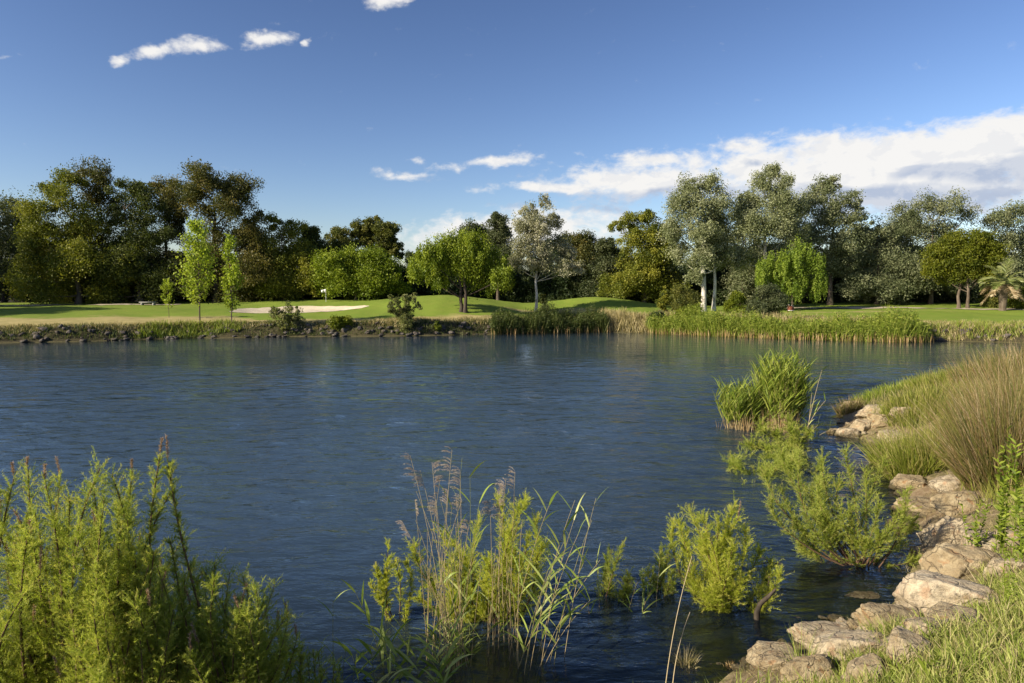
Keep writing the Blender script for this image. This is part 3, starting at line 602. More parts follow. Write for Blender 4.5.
def box(c, s, rz=0):
    c = np.array(c, float); s = np.array(s, float)/2; b = min(s)*.12
    V = np.array([[x, y, z] for z in (-1, 1) for x, y in ((-1, -1), (1, -1), (1, 1), (-1, 1))], float)*s
    R = np.array([[math.cos(rz), -math.sin(rz), 0], [math.sin(rz), math.cos(rz), 0], [0, 0, 1]]); V = V@R.T+c
    return (V, np.array([[3, 2, 1, 0], [4, 5, 6, 7], [0, 1, 5, 4], [1, 2, 6, 5], [2, 3, 7, 6], [3, 0, 4, 7]]), .5)
X = at(148, 300, 88)[0]; r = empty('stone_bench', (X, 88, hz(X, 88)), 'low pale grey stone bench in the shade under the left trees', 'bench')
mk('seat', [box((0, 0, .42), (2.1, .5, .11))], M['stone_grey'], r)
for s in (-.75, .75): mk('leg', [box((s, 0, .175), (.22, .42, .38))], M['stone_grey'], r)
X = at(791, 300, 80)[0]; r = empty('tee_sign', (X, 80, hz(X, 80)), 'small red-brown board with pale edge leaning under the weeping willow', 'sign board'); r.scale = (.7, .7, .7)
V = box((0, 0, .75), (1.0, .07, .8)); V[0][:, 1] += (V[0][:, 2]-.75)*.5; mk('board', [V], M['redwood'], r)
V = box((0, -.06, 1.17), (1.1, .12, .06)); V[0][:, 1] += .2; V[0][:, 2] += -V[0][:, 0]*.25; V2 = box((0, -.24, .34), (1.1, .12, .06)); mk('frame_rail', [V], M['metal'], r); mk('frame_rail', [V2], M['metal'], r)
for s in (-.4, .4): mk('post', [box((s, .18, .45), (.08, .08, 1.0))], M['redwood'], r)
def bird():
    p = at(377, 326, 68.0); X = p[0]; z = hz(X, 68.); r = empty('bird', (X, 68., z), 'small dark bird standing on the dry bank between the two waterline shrubs', 'bird')
    pts = np.array([(-.30,0,.17),(-.22,0,.20),(-.12,0,.24),(0,0,.27),(.10,0,.31),(.15,0,.38),(.17,0,.45),(.20,0,.49),(.25,0,.49),(.32,0,.475)])
    ch = tube(pts, [.012,.035,.075,.095,.075,.04,.032,.045,.03,.004], 10)
    for s in (-.035, .035): ch += tube([(0, s, .2), (.01, s, .1), (0, s, -.01), (.07, s, 0)], [.012,.008,.008,.006], 5)
    mk('body', ch, M['bird'], r, smooth=True)
bird()

# ------------------------------------------------------------------ reeds and rough grass of the far bank
def ground_pts(rng, n, x0, x1, y0, y1, cond):
    out = []; tot = 0
    while tot < n:
        x = rng.uniform(x0, x1, n*3); y = rng.uniform(y0, y1, n*3); d = sdist(x, y); k = cond(x, y, d); x, y = x[k], y[k]
        out.append(np.stack([x, y, height(x, y)], -1)); tot += len(x)
        if len(x) == 0: break
    return np.concatenate(out)[:n]
def updir(rng, n, lean): return unit(np.stack([rng.normal(size=n)*lean, rng.normal(size=n)*lean, np.ones(n)], -1))
def bed(name, label, x0, x1, y0, y1, dmin, dmax, n, h, mat, seed, w=.045, dry=0, lean=.22, cat='reeds', clump=.8):
    rng = np.random.default_rng(seed)
    P = ground_pts(rng, n, x0, x1, y0, y1, lambda x, y, d: (d > dmin) & (d < dmax) & (wob(x, y, 1.5, seed) > rng.uniform(-1, .25, len(x))*clump-.15))
    P[:, 2] = np.maximum(P[:, 2], -.1); hh = h*(.45+.6*rng.random(len(P))**.7)*(1+.42*wob(P[:, 0], P[:, 1]*.3, 1.0, seed+1)+.15*wob(P[:, 0], P[:, 1], 3.1, seed))
    ch = [blades(P, updir(rng, len(P), lean), hh, w, .5, rng, 4)]
    if h > 1.2:
        k = rng.integers(len(P), size=len(P)*4); u = rng.uniform(.3, 1, len(k)); aa = rng.random(len(k))*6.28
        pp = P[k]+np.stack([rng.normal(size=len(k))*.12, rng.normal(size=len(k))*.12, hh[k]*u], -1); ch.append(leafq(pp, unit(np.stack([np.cos(aa), np.sin(aa), rng.uniform(-.2, 1.2, len(k))], -1)), rng.uniform(.2, .42, len(k)), .06, rng.random(len(k)), rng))
    r = mk(name, ch, M[mat]); tag(r, label, cat, kind='stuff')
    if dry:
        P2 = P[rng.choice(len(P), int(len(P)*dry))].copy(); P2[:, :2] += rng.normal(size=(len(P2), 2))*.2; P2[:, 1] -= .3; P2[:, 2] = np.maximum(height(P2[:, 0], P2[:, 1]), -.05)
        tag(mk('dry_reeds', [blades(P2, updir(rng, len(P2), .1), h*.42*rng.uniform(.6, 1.2, len(P2)), w*.9, .2, rng, 3)], M['reed_dry']), 'tan dead stalks at the foot of the '+label, 'dry reeds', kind='stuff')
bed('reed_bed', 'long bed of bright green reeds along the right part of the far shore', 18.5, 35.5, 57, 70, -1.1, 1.4, 8000, 1.95, 'reed_far', 1, dry=.35, clump=1.15)
bed('reed_bed', 'dull dark green reeds along the centre of the far shore', -2.0, 10.2, 68, 76, -.6, 1.5, 5500, 1.9, 'reed_dull', 2, dry=.12)
bed('reed_bed', 'short yellow-green reeds left of the bright bush at the water', 14.5, 19, 66, 74, -.6, 1.2, 1800, 1.7, 'reed_far', 3, dry=.3)
bed('rough_grass', 'dry straw-coloured grass between the centre reeds and the green bushes', 9.5, 19, 70, 80, .1, 5.0, 5000, 1.15, 'drygrass', 4, cat='dry grass', w=.05)
bed('rough_grass', 'rough pale grass along the top of the left bank', -60, -12, 52, 75, 1.2, 3.2, 9000, .38, 'drygrass', 5, cat='dry grass', lean=.35)
bed('rough_grass', 'green weeds among the rocks of the left bank', -60, -1, 52, 75, .1, 2.4, 7000, .42, 'reed_dull', 6, cat='weeds', lean=.35)
bed('rough_grass', 'rough grass on the bank under the pepper tree', -14, 3, 64, 76, 1.4, 4.2, 3500, .45, 'drygrass', 7, cat='dry grass', lean=.35)
bed('rough_grass', 'rough green and straw grass along the right shore below the palms', 33, 50, 54, 66, .3, 5.5, 7000, .5, 'drygrass', 8, cat='rough grass', lean=.35)
bed('rough_grass', 'fresh green grass along the right shore below the palms', 31, 50, 54, 68, .5, 5.0, 5000, .55, 'reed_far', 9, cat='grass', lean=.3)
bed('rough_grass', 'tall seeding grass behind the long bed of reeds', 17, 36, 58, 74, 1.4, 4.6, 5000, 1.0, 'drygrass', 10, cat='dry grass', lean=.2)
bed('rough_grass', 'green herbs at the feet of the young poplars', -34, -26, 60, 68, .6, 2.6, 1800, .6, 'reed_far', 11, cat='weeds', lean=.3)

# ------------------------------------------------------------------ rocks
def rock_mesh(name, seed, sub, mat, flat=.6):
    rng = np.random.default_rng(seed)
    import bmesh
    bm = bmesh.new(); bmesh.ops.create_icosphere(bm, subdivisions=sub, radius=1.0)
    pl = [(unit(rng.normal(size=3)*[1, 1, .8]), rng.uniform(.5, .85)) for _ in range(13)]+[(unit(np.array([rng.normal()*.12, rng.normal()*.12, 1.0])), flat)]
    o = Vector(rng.uniform(-50, 50, 3))
    for v in bm.verts:
        p = np.array(v.co)*1.15
        for nn, dd in pl:
            k = p@nn-dd
            if k > 0: p = p-nn*k*.85
        q = Vector(p); nz = mnoise.fractal(q*1.4+o, .9, 2.2, 5)*.17+mnoise.fractal(q*4+o, .8, 2.1, 5)*.055
        st = abs(math.sin((q.z*7+mnoise.noise(q*1.2+o)*2.2)))*.025
        v.co = q*(1+nz)-Vector((q.x, q.y, 0))*st
    V = np.array([v.co[:] for v in bm.verts]); Ff = np.array([[w.index for w in f.verts] for f in bm.faces]); bm.free()
    me_o = mk(name, [(V, Ff, .5)], mat, smooth=True); return me_o
RK = [rock_mesh('rock', 100+i, 5, M['rock'], flat=[.42,.55,.5,.65,.4,.6][i]) for i in range(6)]
# (px, py of the base's front, width px, height px, rz, tilt, label)
near_rocks = [
 (779,668,62,20,.5,.0,0,'flat pointed tan slab lowest at the water edge'),
 (832,645,64,15,.3,.1,4,'thin tan slab lying above the lowest pointed one'),
 (846,664,74,34,.9,-.1,1,'large tan rock with a rusty orange front near the bottom'),
 (815,686,50,30,2.1,.15,3,'grey shaded rock cut by the bottom of the picture'),
 (866,686,46,26,1.1,-.2,5,'pale rock half sunk in weeds at the bottom'),
 (900,632,66,22,.2,.15,4,'long low tan slab between the big block and the rusty rock'),
 (927,645,48,28,1.7,.1,2,'orange-stained block in front of the long slab'),
 (908,664,50,30,2.6,-.2,5,'cream pointed rock at the edge of the weeds'),
 (942,614,88,44,.1,.12,1,'biggest flat-topped block by the foreground tamarisk'),
 (958,628,60,20,.6,.0,0,'low brown slab leaning on the biggest block'),
 (957,577,66,32,1.2,.1,3,'dark shaded rock behind the biggest block'),
 (948,548,44,36,.7,-.25,2,'cream rock with a hollow side, upper right shore'),
 (984,556,46,24,2.9,.1,5,'tan rock right of the hollow one'),
 (1006,580,44,26,.4,0,1,'rock under the broad-leaved herb at the right edge'),
 (925,512,46,15,.9,.05,4,'flat wet rock at the water below the green grass'),
 (962,512,42,22,1.9,.1,3,'rounded rock below the rush clump'),
 (912,489,40,17,.2,.0,0,'brown flat rock at the foot of the green grass'),
 (948,490,36,16,1.0,.0,2,'small rock between the green grass and the rushes'),
 (845,437,20,11,.4,0,1,'left of the pale stones at the tip of the spit'),
 (862,432,24,14,1.4,0,3,'pale stone second from the left at the tip of the spit'),
 (884,426,32,15,2.2,0,2,'widest pale stone at the tip of the spit'),
 (875,415,26,11,.8,0,5,'upper stone of the group at the tip of the spit'),
 (904,418,30,14,.3,0,1,'stone against the green grass on the spit'),
 (833,434,12,6,1.3,0,3,'tiny stone in the water off the spit'),
 (850,410,18,10,.1,0,5,'dark stone beside the small rush tuft on the spit'),
 (872,446,18,10,2.2,0,0,'small stone in the shallows below the spit'),
 (893,440,22,12,.7,0,4,'flat stone in the shallows by the green grass'),
 (888,458,26,11,1.7,0,2,'stone behind the foreground tamarisk'),
 (770,646,46,8,.2,0,0,'sunken brown rock left of the thin slab'),
 (726,672,34,7,.9,0,4,'small sunken stone near the bottom edge'),
 (868,600,34,8,1.9,0,3,'sunken rock in the shallows under the foreground tamarisk'),
 (885,655,26,13,.8,.2,1,'small stone wedged between the two rusty rocks'),
 (878,640,22,11,.3,.2,3,'little brown stone on the long slab'),
 (1015,545,40,20,.3,.2,2,'tan rock behind the herb at the right edge'),
 (905,530,24,9,2.3,0,1,'little wet stone left of the cream rock'),
 (930,560,30,14,1.3,0,4,'brown stone at the waterline by the cream rock'),
]
used = [False]*6
for i, (px, py, w, h, rz, tl, k, lab) in enumerate(near_rocks):
    p = hit(px, py); W = px2m(w, p[1]); Hh = px2m(h, p[1])
    o = RK[k] if not used[k] else RK[k].copy()
    if used[k]: COL.objects.link(o)
    used[k] = True
    dep = W*.62 if h > 12 else W*.8
    sc = (W/1.46, dep/1.3, Hh/1.0); o.scale = sc
    o.rotation_euler = (tl*.5, tl, (rz % .6)-.3+(math.pi if rz > 1.5 else 0))
    y = p[1]+dep*.35; sunk = 'sunken' in lab
    o.location = (p[0]*(y/p[1]), y, p[2]+Hh*(-.55 if sunk else .12)); tag(o, lab, 'rock', 'rocks along the near shore')
rg = np.random.default_rng(77)
NS = np.array([(2.3,6.9),(2.6,7.15),(3.3,7.65),(3.85,8.0),(4.5,8.3),(5.2,8.9),(5.75,9.7),(6.7,10.8),(7.25,12.0),(7.8,13.3),(8.5,14.8),(9.15,16.1),(9.8,18.0),(9.65,19.9),(10.3,21.4)])
for i in range(150):
    t = rg.uniform(0, len(NS)-1); x = np.interp(t, range(len(NS)), NS[:, 0])+rg.uniform(-.35, 1.1); y = np.interp(t, range(len(NS)), NS[:, 1])-rg.uniform(-.35, .7)
    o = RK[rg.integers(6)].copy(); COL.objects.link(o); sz = rg.uniform(.035, .13)
    o.scale = (sz*rg.uniform(.8, 1.5), sz, sz*.7); o.rotation_euler = (rg.normal()*.3, rg.normal()*.3, rg.random()*6.3); o.location = (x, y, hz(x, y)+sz*.1)
    tag(o, 'small piece of tan rubble lying between the bigger rocks of the near shore', 'stone', 'rubble between the near rocks')
RF = [rock_mesh('shore_rock', 200+i, 3, M['rock_far']) for i in range(4)]
rg = np.random.default_rng(9); cnt = 0; firstf = [True]*4
def shore_point(s):  # along the far shore from left to right
    pts = LAKE[-17:-1][::-1]; seg = np.hypot(*(pts[1:]-pts[:-1]).T); c = np.concatenate([[0], np.cumsum(seg)]); s *= c[-1]
    return np.interp(s, c, pts[:, 0]), np.interp(s, c, pts[:, 1])
while cnt < 250:
    s = rg.random(); x, y = shore_point(s)
    if not (-50 < x < 0 or 36 < x < 48): continue
    y += rg.uniform(-.25, 1.7); x += rg.normal()*.3
    if x > 30 and rg.random() < .3: continue
    k = rg.integers(4); o = RF[k] if firstf[k] else RF[k].copy()
    if not firstf[k]: COL.objects.link(o)
    firstf[k] = False; sz = rg.uniform(.14, .36)
    o.location = (x, y, max(hz(x, y), -.05)+sz*.15); o.scale = (sz*rg.uniform(.9, 1.5), sz, sz*rg.uniform(.6, 1)); o.rotation_euler = (rg.normal()*.2, rg.normal()*.2, rg.random()*6.3)
    right = x > 30
    tag(o, 'small rock of the stony edge below the palms, right part of the far shore' if right else 'grey rock of the stone bank at the left part of the far shore', 'rock', 'rocks of the right far shore' if right else 'rocks of the left far shore'); cnt += 1

# ------------------------------------------------------------------ tamarisks
def tamarisk(label, base, tips, seed, mat='tam', nfill=30, rad_=.16, dens=42, seeds=0, fine=.0034, low=.3, jit=.12, sl=.026, group='tamarisks at the near shore', name='tamarisk_shrub', stemr=.009):
    rng = np.random.default_rng(seed); base = np.asarray(base, float); tips = [np.asarray(t, float) for t in tips]
    r = empty(name, base, label, 'shrub', group); stems = []; BP = []; BD = []; BL = []; seedP = []; seedD = []
    allt = [(t, 1.0) for t in tips]
    for _ in range(nfill):
        t = tips[rng.integers(len(tips))]; f = rng.uniform(.45, .97); p = base+(t-base)*f; rj = jit*np.linalg.norm(t-base)*1.3
        p = p+rng.normal(size=3)*[rj, rj, rj*.35]; p[2] = max(p[2], base[2]+.1); allt.append((p, rng.uniform(.6, 1)))
    for t, s in allt:
        L = np.linalg.norm(t-base); off = np.array([rng.normal()*.06, rng.normal()*.06, 0])*L
        b = base+off; mid = b*.5+t*.5+np.array([(t[0]-b[0])*.22, (t[1]-b[1])*.22, -L*.02])+rng.normal(size=3)*L*np.array([.13, .13, .05])
        q = bez(b, mid, t, 12); stems += tube(q, np.linspace(stemr, .002, 12)*(.6+.6*L), 5, rng.random())
        n = max(6, int(dens*2.1*L*(1-low))); tt = low+(1-low)*rng.random(n)**.8
        pp = np.stack([np.interp(tt, np.linspace(0, 1, 12), q[:, k]) for k in range(3)], -1); tg = unit(np.stack([np.interp(tt, np.linspace(0, 1, 12), np.gradient(q[:, k])) for k in range(3)], -1))
        dd = unit(tg*.75+rdir(rng, n)*.9+[0, 0, .25]); ll = rad_*1.25*s*(1.08-.42*tt)*rng.uniform(.4, 1.3, n)
        BP.append(pp); BD.append(dd); BL.append(ll)
        if seeds and rng.random() < seeds: seedP.append(t); seedD.append(unit(tg[0]*.3+np.array([0, 0, 1])+rng.normal(size=3)*.15))
    BP = np.concatenate(BP); BD = np.concatenate(BD); BL = np.concatenate(BL); nb = len(BP)
    m = 40; ci = np.repeat(np.arange(nb), m); n = nb*m; u = rng.random(n)
    P = BP[ci]+BD[ci]*(BL[ci]*u)[:, None]; D = unit(BD[ci]*.9+rdir(rng, n)*.85+[0, 0, .12]); tone = rng.random(nb)
    L = sl*rng.uniform(.4, 1.4, n)
    mk('stems', stems, M['twig'], r, base, smooth=True)
    mk('foliage', [slivers(P, D, L, fine, np.clip(.55*tone[ci]+.35*rng.random(n)+.1*u, 0, 1), rng)], M[mat], r, base)
    if seedP:
        ch = []
        for p, d in zip(seedP, seedD):
            q = bez(p, p+d*.06, p+d*rng.uniform(.1, .22)+rng.normal(size=3)*.015, 5); ch += tube(q, .002, 3, .4); k = 110; tt = rng.uniform(.2, 1, k); pp = np.stack([np.interp(tt, np.linspace(0, 1, 5), q[:, j]) for j in range(3)], -1)
            ch.append(slivers(pp, unit(d+rdir(rng, k)*.9), .026, .006, rng.random(k), rng))
        mk('seed_spikes', ch, M['seed'], r, base)  # dry seed heads on the shoot tips, not flowers
    return r
def tips(D, lst, dj=.35, seed=0):
    rg = np.random.default_rng(seed); return [at(x, y, (t[0] if t else D)+rg.uniform(-dj, dj)) for x, y, *t in lst]
def gbase(px, D):
    X = (px-512)/F*D; return np.array([X, D, max(hz(X, D), -.25)])

tamarisk('big feathery tamarisk at the bottom left corner with pinkish seed spikes on top', gbase(40, 5.3), tips(5.3, [(14,478),(28,470),(45,482),(60,478),(70,498),(-20,500),(0,520),(30,515),(55,520),(80,540),(10,560),(45,565),(-30,560),(85,585),(20,610),(60,620),(-20,630),(90,640)], .4, 1), 1, nfill=75, dens=55, seeds=.7, low=.25)
tamarisk('tamarisk with one tall rounded plume, second from the left corner', gbase(112, 5.0), tips(5.0, [(100,468),(112,474),(94,490),(104,500),(118,505),(90,530),(124,540),(105,560),(135,560),(90,590),(125,600),(150,610),(100,630),(140,645)], .3, 2), 2, nfill=60, jit=.08, dens=58, seeds=.05, low=.25)
tamarisk('thin upright tamarisk sprig leaning left above the left shrubs', gbase(200, 5.2), tips(5.2, [(160,455),(168,462),(172,490)], .05, 3), 3, nfill=2, dens=60, rad_=.085, low=.42, seeds=.9, jit=.02)
tamarisk('low dark tamarisk mass behind the thin sprig, left side', gbase(165, 5.6), tips(5.6, [(140,545),(155,560),(172,570),(185,575),(160,590),(190,600),(150,620),(180,630),(205,590)], .3, 4), 4, nfill=45, dens=50, seeds=.4, low=.2)
tamarisk('broad tamarisk with brown seed tips, right-hand one of the left shrub group', gbase(235, 5.3), tips(5.3, [(205,572),(215,562),(230,572),(243,577),(256,588),(264,602),(222,602),(240,612),(207,612),(268,632),(232,640),(255,650),(200,640)], .35, 5), 5, nfill=55, dens=52, seeds=.5, low=.2)
tamarisk('sparse low tamarisk at the bottom between the shrubs and the small reeds', gbase(300, 5.6), tips(5.6, [(285,640),(300,650),(318,655),(335,662),(292,660)], .2, 6), 6, nfill=12, dens=35, rad_=.1)
tamarisk('bright yellow tamarisk standing in the water behind the tall reed clump', gbase(490, 8.2), tips(8.2, [(414,545),(440,530),(500,500),(520,505),(535,520),(480,520),(545,545),(430,575),(460,555),(490,560),(520,560),(450,600),(470,590),(505,595),(530,580),(445,565)], .35, 7), 7, 'tam_y', nfill=26, dens=48, rad_=.19, low=.35, sl=.036, fine=.0048)
tamarisk('small separate yellow sprig at the left of the tall reed clump', gbase(392, 8.2), tips(8.2, [(388,545),(394,560),(386,570)], .1, 8), 8, 'tam_y', nfill=4, dens=40, rad_=.12, sl=.036, fine=.0048)
tamarisk('rounded yellow-green tamarisk in the water right of centre', gbase(728, 8.6), tips(8.6, [(690,510),(702,518),(735,505),(718,520),(745,530),(700,545),(760,548),(772,560),(780,575),(725,550),(690,575),(710,590),(745,580),(700,605),(738,600)], .3, 9), 9, 'tam_y', nfill=34, dens=48, rad_=.19, sl=.036, fine=.0048, seeds=.12)
tamarisk('small wispy tamarisk in the water, left one of the little pair', gbase(612, 8.9), tips(8.9, [(612,548),(622,545),(605,570),(628,575),(598,590),(620,595)], .15, 10), 10, nfill=10, dens=36, rad_=.14, sl=.036, fine=.0048)
tamarisk('small wispy tamarisk in the water, right one of the little pair', gbase(662, 9.0), tips(9.0, [(660,548),(670,545),(652,570),(674,580),(645,595),(668,600)], .15, 11), 11, nfill=9, dens=34, rad_=.13, sl=.036, fine=.0048, seeds=.2)
tamarisk('wide spreading tamarisk over the shallows beside the biggest block', gbase(878, 9.9)+np.array([-.1, 0, .05]), tips(9.9, [(765,470,10.6),(782,490,10.4),(800,452,10.8),(822,455,10.6),(845,450,10.5),(770,500,10.2),(795,520,10),(818,500,10.2),(840,480),(865,470),(885,460,10.4),(850,505),(880,500),(905,490),(915,520),(830,530),(865,530),(900,545),(918,560),(850,560),(880,565),(905,580),(845,575),(800,540),(820,480,10.5),(780,445,11)], .3, 12), 12, nfill=30, dens=44, rad_=.19, low=.4, sl=.036, fine=.0048)
tamarisk('trailing tamarisk branches hanging over the water below the reed island', gbase(800, 18.3)+np.array([0, 0, .1]), tips(17.5, [(760,425),(775,435),(790,420),(765,450),(785,460),(800,445),(750,445),(810,430),(775,475,15.5),(795,480,15.5),(745,490,14.5),(765,485,14.5)], .5, 13), 13, nfill=14, dens=22, rad_=.34, low=.35, sl=.08, fine=.01)

# ------------------------------------------------------------------ reeds
def reed(rng, b, t, mat_leaf, parent, off, leaves=5, L=.38, W=.017, plume=0., r0=.0042, lstart=.35, green=.5, sname='stalk', bend=.05):
    b = np.asarray(b); t = np.asarray(t); H = np.linalg.norm(t-b)
    q = bez(b, (b+t)/2+np.array([-(t[0]-b[0])*.25+rng.normal()*bend*H*.4, rng.normal()*bend*H*.4, .03*H]), t, 10)
    s = mk(sname, tube(q, np.linspace(r0, r0*.45, 10), 5, green), M['stalk'], parent, off)
    g = lambda u: np.stack([np.interp(u, np.linspace(0, 1, 10), q[:, k]) for k in range(3)], -1)
    if leaves:
        u = np.linspace(lstart, .97, leaves)+rng.normal(size=leaves)*.02; p = g(np.clip(u, 0, 1)); a = rng.random()*6.28+np.arange(leaves)*math.pi+rng.normal(size=leaves)*.5
        d = np.stack([np.cos(a)*1.1, np.sin(a)*.6, np.full(leaves, .55)+.5*u], -1)+unit((t-b)[None])*.5
        mk('foliage', [blades(p, unit(d), L*rng.uniform(.6, 1.2, leaves), W*rng.uniform(.7, 1.2, leaves), rng.uniform(.6, 1.7, leaves), rng, 6, wmid=.3)], M[mat_leaf], s)
        s.children[0].data.transform(__import__('mathutils').Matrix.Translation(-Vector(off)))
    if plume:
        ch = []; side = unit(np.array([rng.normal(), rng.normal()*.4, 0.])); 
        n = 14; P0 = g(rng.uniform(.9, 1, n)); 
        for k in range(n):
            d = unit(side*rng.uniform(.2, .9)+np.array([0, 0, rng.uniform(.3, 1.1)])); l = plume*rng.uniform(.5, 1)
            c = bez(P0[k], P0[k]+d*l*.6, P0[k]+d*l*.8+side*l*.35+np.array([0, 0, -l*.3]), 6); ch += tube(c, .0012, 3, .5)
            m = 34; tt = rng.uniform(.2, 1, m); pp = np.stack([np.interp(tt, np.linspace(0, 1, 6), c[:, j]) for j in range(3)], -1)
            ch.append(slivers(pp, unit(side*.5+rdir(rng, m)*.7+[0, 0, -.5]), .016, .0035, rng.random(m), rng))
        mk('plume', ch, M['plume'], s, off)
    return s
def central_reeds():
    rng = np.random.default_rng(21); D = 7.4; B = gbase(455, D); B[2] = -.3
    r = empty('reed_clump', B, 'tall clump of reeds with grey drooping plumes in front of the yellow tamarisk', 'reeds')
    spec = []  # base px, tip px, tip py, leaves, plume
    for tx, ty in [(410,455),(432,462),(420,470),(440,480),(452,450),(460,470),(448,490),(415,500),(404,525),(436,500),(462,500),(470,520)]: spec.append((rng.uniform(425, 458), tx, ty, 0, .14))
    for tx, ty in [(497,490),(506,478),(515,472),(500,505),(490,500)]: spec.append((rng.uniform(488, 512), tx, ty, 0, .13))
    for tx, ty in [(462,458),(470,475),(480,500),(452,505),(475,530),(440,560),(458,590)]: spec.append((rng.uniform(440, 470), tx, ty, 5, 0))
    for k in range(26): spec.append((rng.uniform(425, 475), rng.uniform(415, 485), rng.uniform(490, 600), 1 if rng.random() < .3 else 0, 0))
    for k in range(12): spec.append((rng.uniform(485, 520), rng.uniform(488, 530), rng.uniform(500, 600), 1 if rng.random() < .3 else 0, 0))
    for k in range(12): spec.append((rng.uniform(430, 470), rng.uniform(420, 500), rng.uniform(610, 668), 5, 0))
    for bx, tx, ty, lv, pl in spec:
        d = D+rng.uniform(-.35, .35); b = at(bx, 640, d); b[2] = -.3; t = at(tx, ty, d+rng.uniform(-.15, .15))
        reed(rng, b, t, 'reed_leaf', r, B, leaves=lv, plume=pl, green=rng.uniform(.45, 1) if lv < 2 else .1, L=.36, W=.025)
    r2B = gbase(545, 7.2); r2B[2] = -.3
    r2 = empty('reed_clump', r2B, 'leaning leafy green reeds right of the plumed reed clump', 'reeds')
    for bx, tx, ty, lv in [(520,552,498,8),(540,575,500,4),(548,580,530,7),(530,565,540,7),(560,585,560,6),(552,574,520,4),(545,600,560,5),(535,548,570,6),(555,540,600,5),(565,592,520,0),(575,596,498,0),(540,556,560,0),(550,590,600,4),(525,560,590,4)]:
        d = 7.2+rng.uniform(-.3, .3); b = at(bx-14, 668, d); b[2] = -.3; reed(rng, b, at(tx, ty, d), 'reed_leaf', r2, r2B, leaves=lv+2, L=.38, W=.024, green=rng.uniform(.2, .8), lstart=.4)
    r3B = gbase(385, 6.7); r3B[2] = -.2
    r3 = empty('reed_clump', r3B, 'short broad-leaved reeds at the bottom left of the plumed clump', 'reeds')
    for bx, tx, ty, lv in [(388,355,592,6),(392,380,630,5),(375,370,645,5),(400,392,640,5),(410,405,628,5),(360,352,655,4),(380,398,655,4),(440,450,640,6),(450,432,650,5),(430,440,664,5),(420,415,655,4)]:
        d = 6.7+rng.uniform(-.25, .25); b = at(bx, 683, d); b[2] = -.2; reed(rng, b, at(tx, ty, d), 'reed_leaf', r3, r3B, leaves=lv+2, L=.36, W=.034, green=.15, lstart=.3)
    r4B = gbase(312, 6.2); r4 = empty('reed_clump', r4B, 'thin upright reeds rising from the bottom between the left shrubs and the short reeds', 'reeds')
    for bx, tx, ty, lv in [(300,300,640,4),(318,316,655,4),(334,333,600,5),(322,322,640,3),(342,346,650,4),(310,306,662,3),(350,356,660,4),(328,326,664,3)]:
        d = 6.2+rng.uniform(-.2, .2); b = at(bx, 700, d); b[2] = 0; reed(rng, b, at(tx, ty, d), 'reed_leaf', r4, r4B, leaves=lv, L=.22, W=.010, green=.15, lstart=.4)
    r5B = gbase(640, 8.4); r5B[2] = -.2; r5 = empty('reed_clump', r5B, 'few pale-leaved reeds between the two little wispy tamarisks', 'reeds')
    for bx, tx, ty, lv in [(600,596,560,3),(625,640,575,4),(640,652,590,4),(655,660,560,3),(634,645,610,4),(590,588,600,2)]:
        d = 8.4+rng.uniform(-.2, .2); b = at(bx, 640, d); b[2] = -.2; reed(rng, b, at(tx, ty, d), 'reed_leaf', r5, r5B, leaves=lv, L=.3, W=.02, green=.5, lstart=.4)
    r6B = gbase(672, 6.8); r6B[2] = -.1; r6 = empty('dry_reed_stalks', r6B, 'two long bleached stalks leaning right out of the bottom edge', 'reed stalks')
    for a, b_ in [((664,700),(692,556)),((672,695),(690,612))]: reed(rng, at(*a, 6.7), at(*b_, 6.9), 'reed_leaf', r6, r6B, leaves=0, green=1.0, r0=.006)
central_reeds()

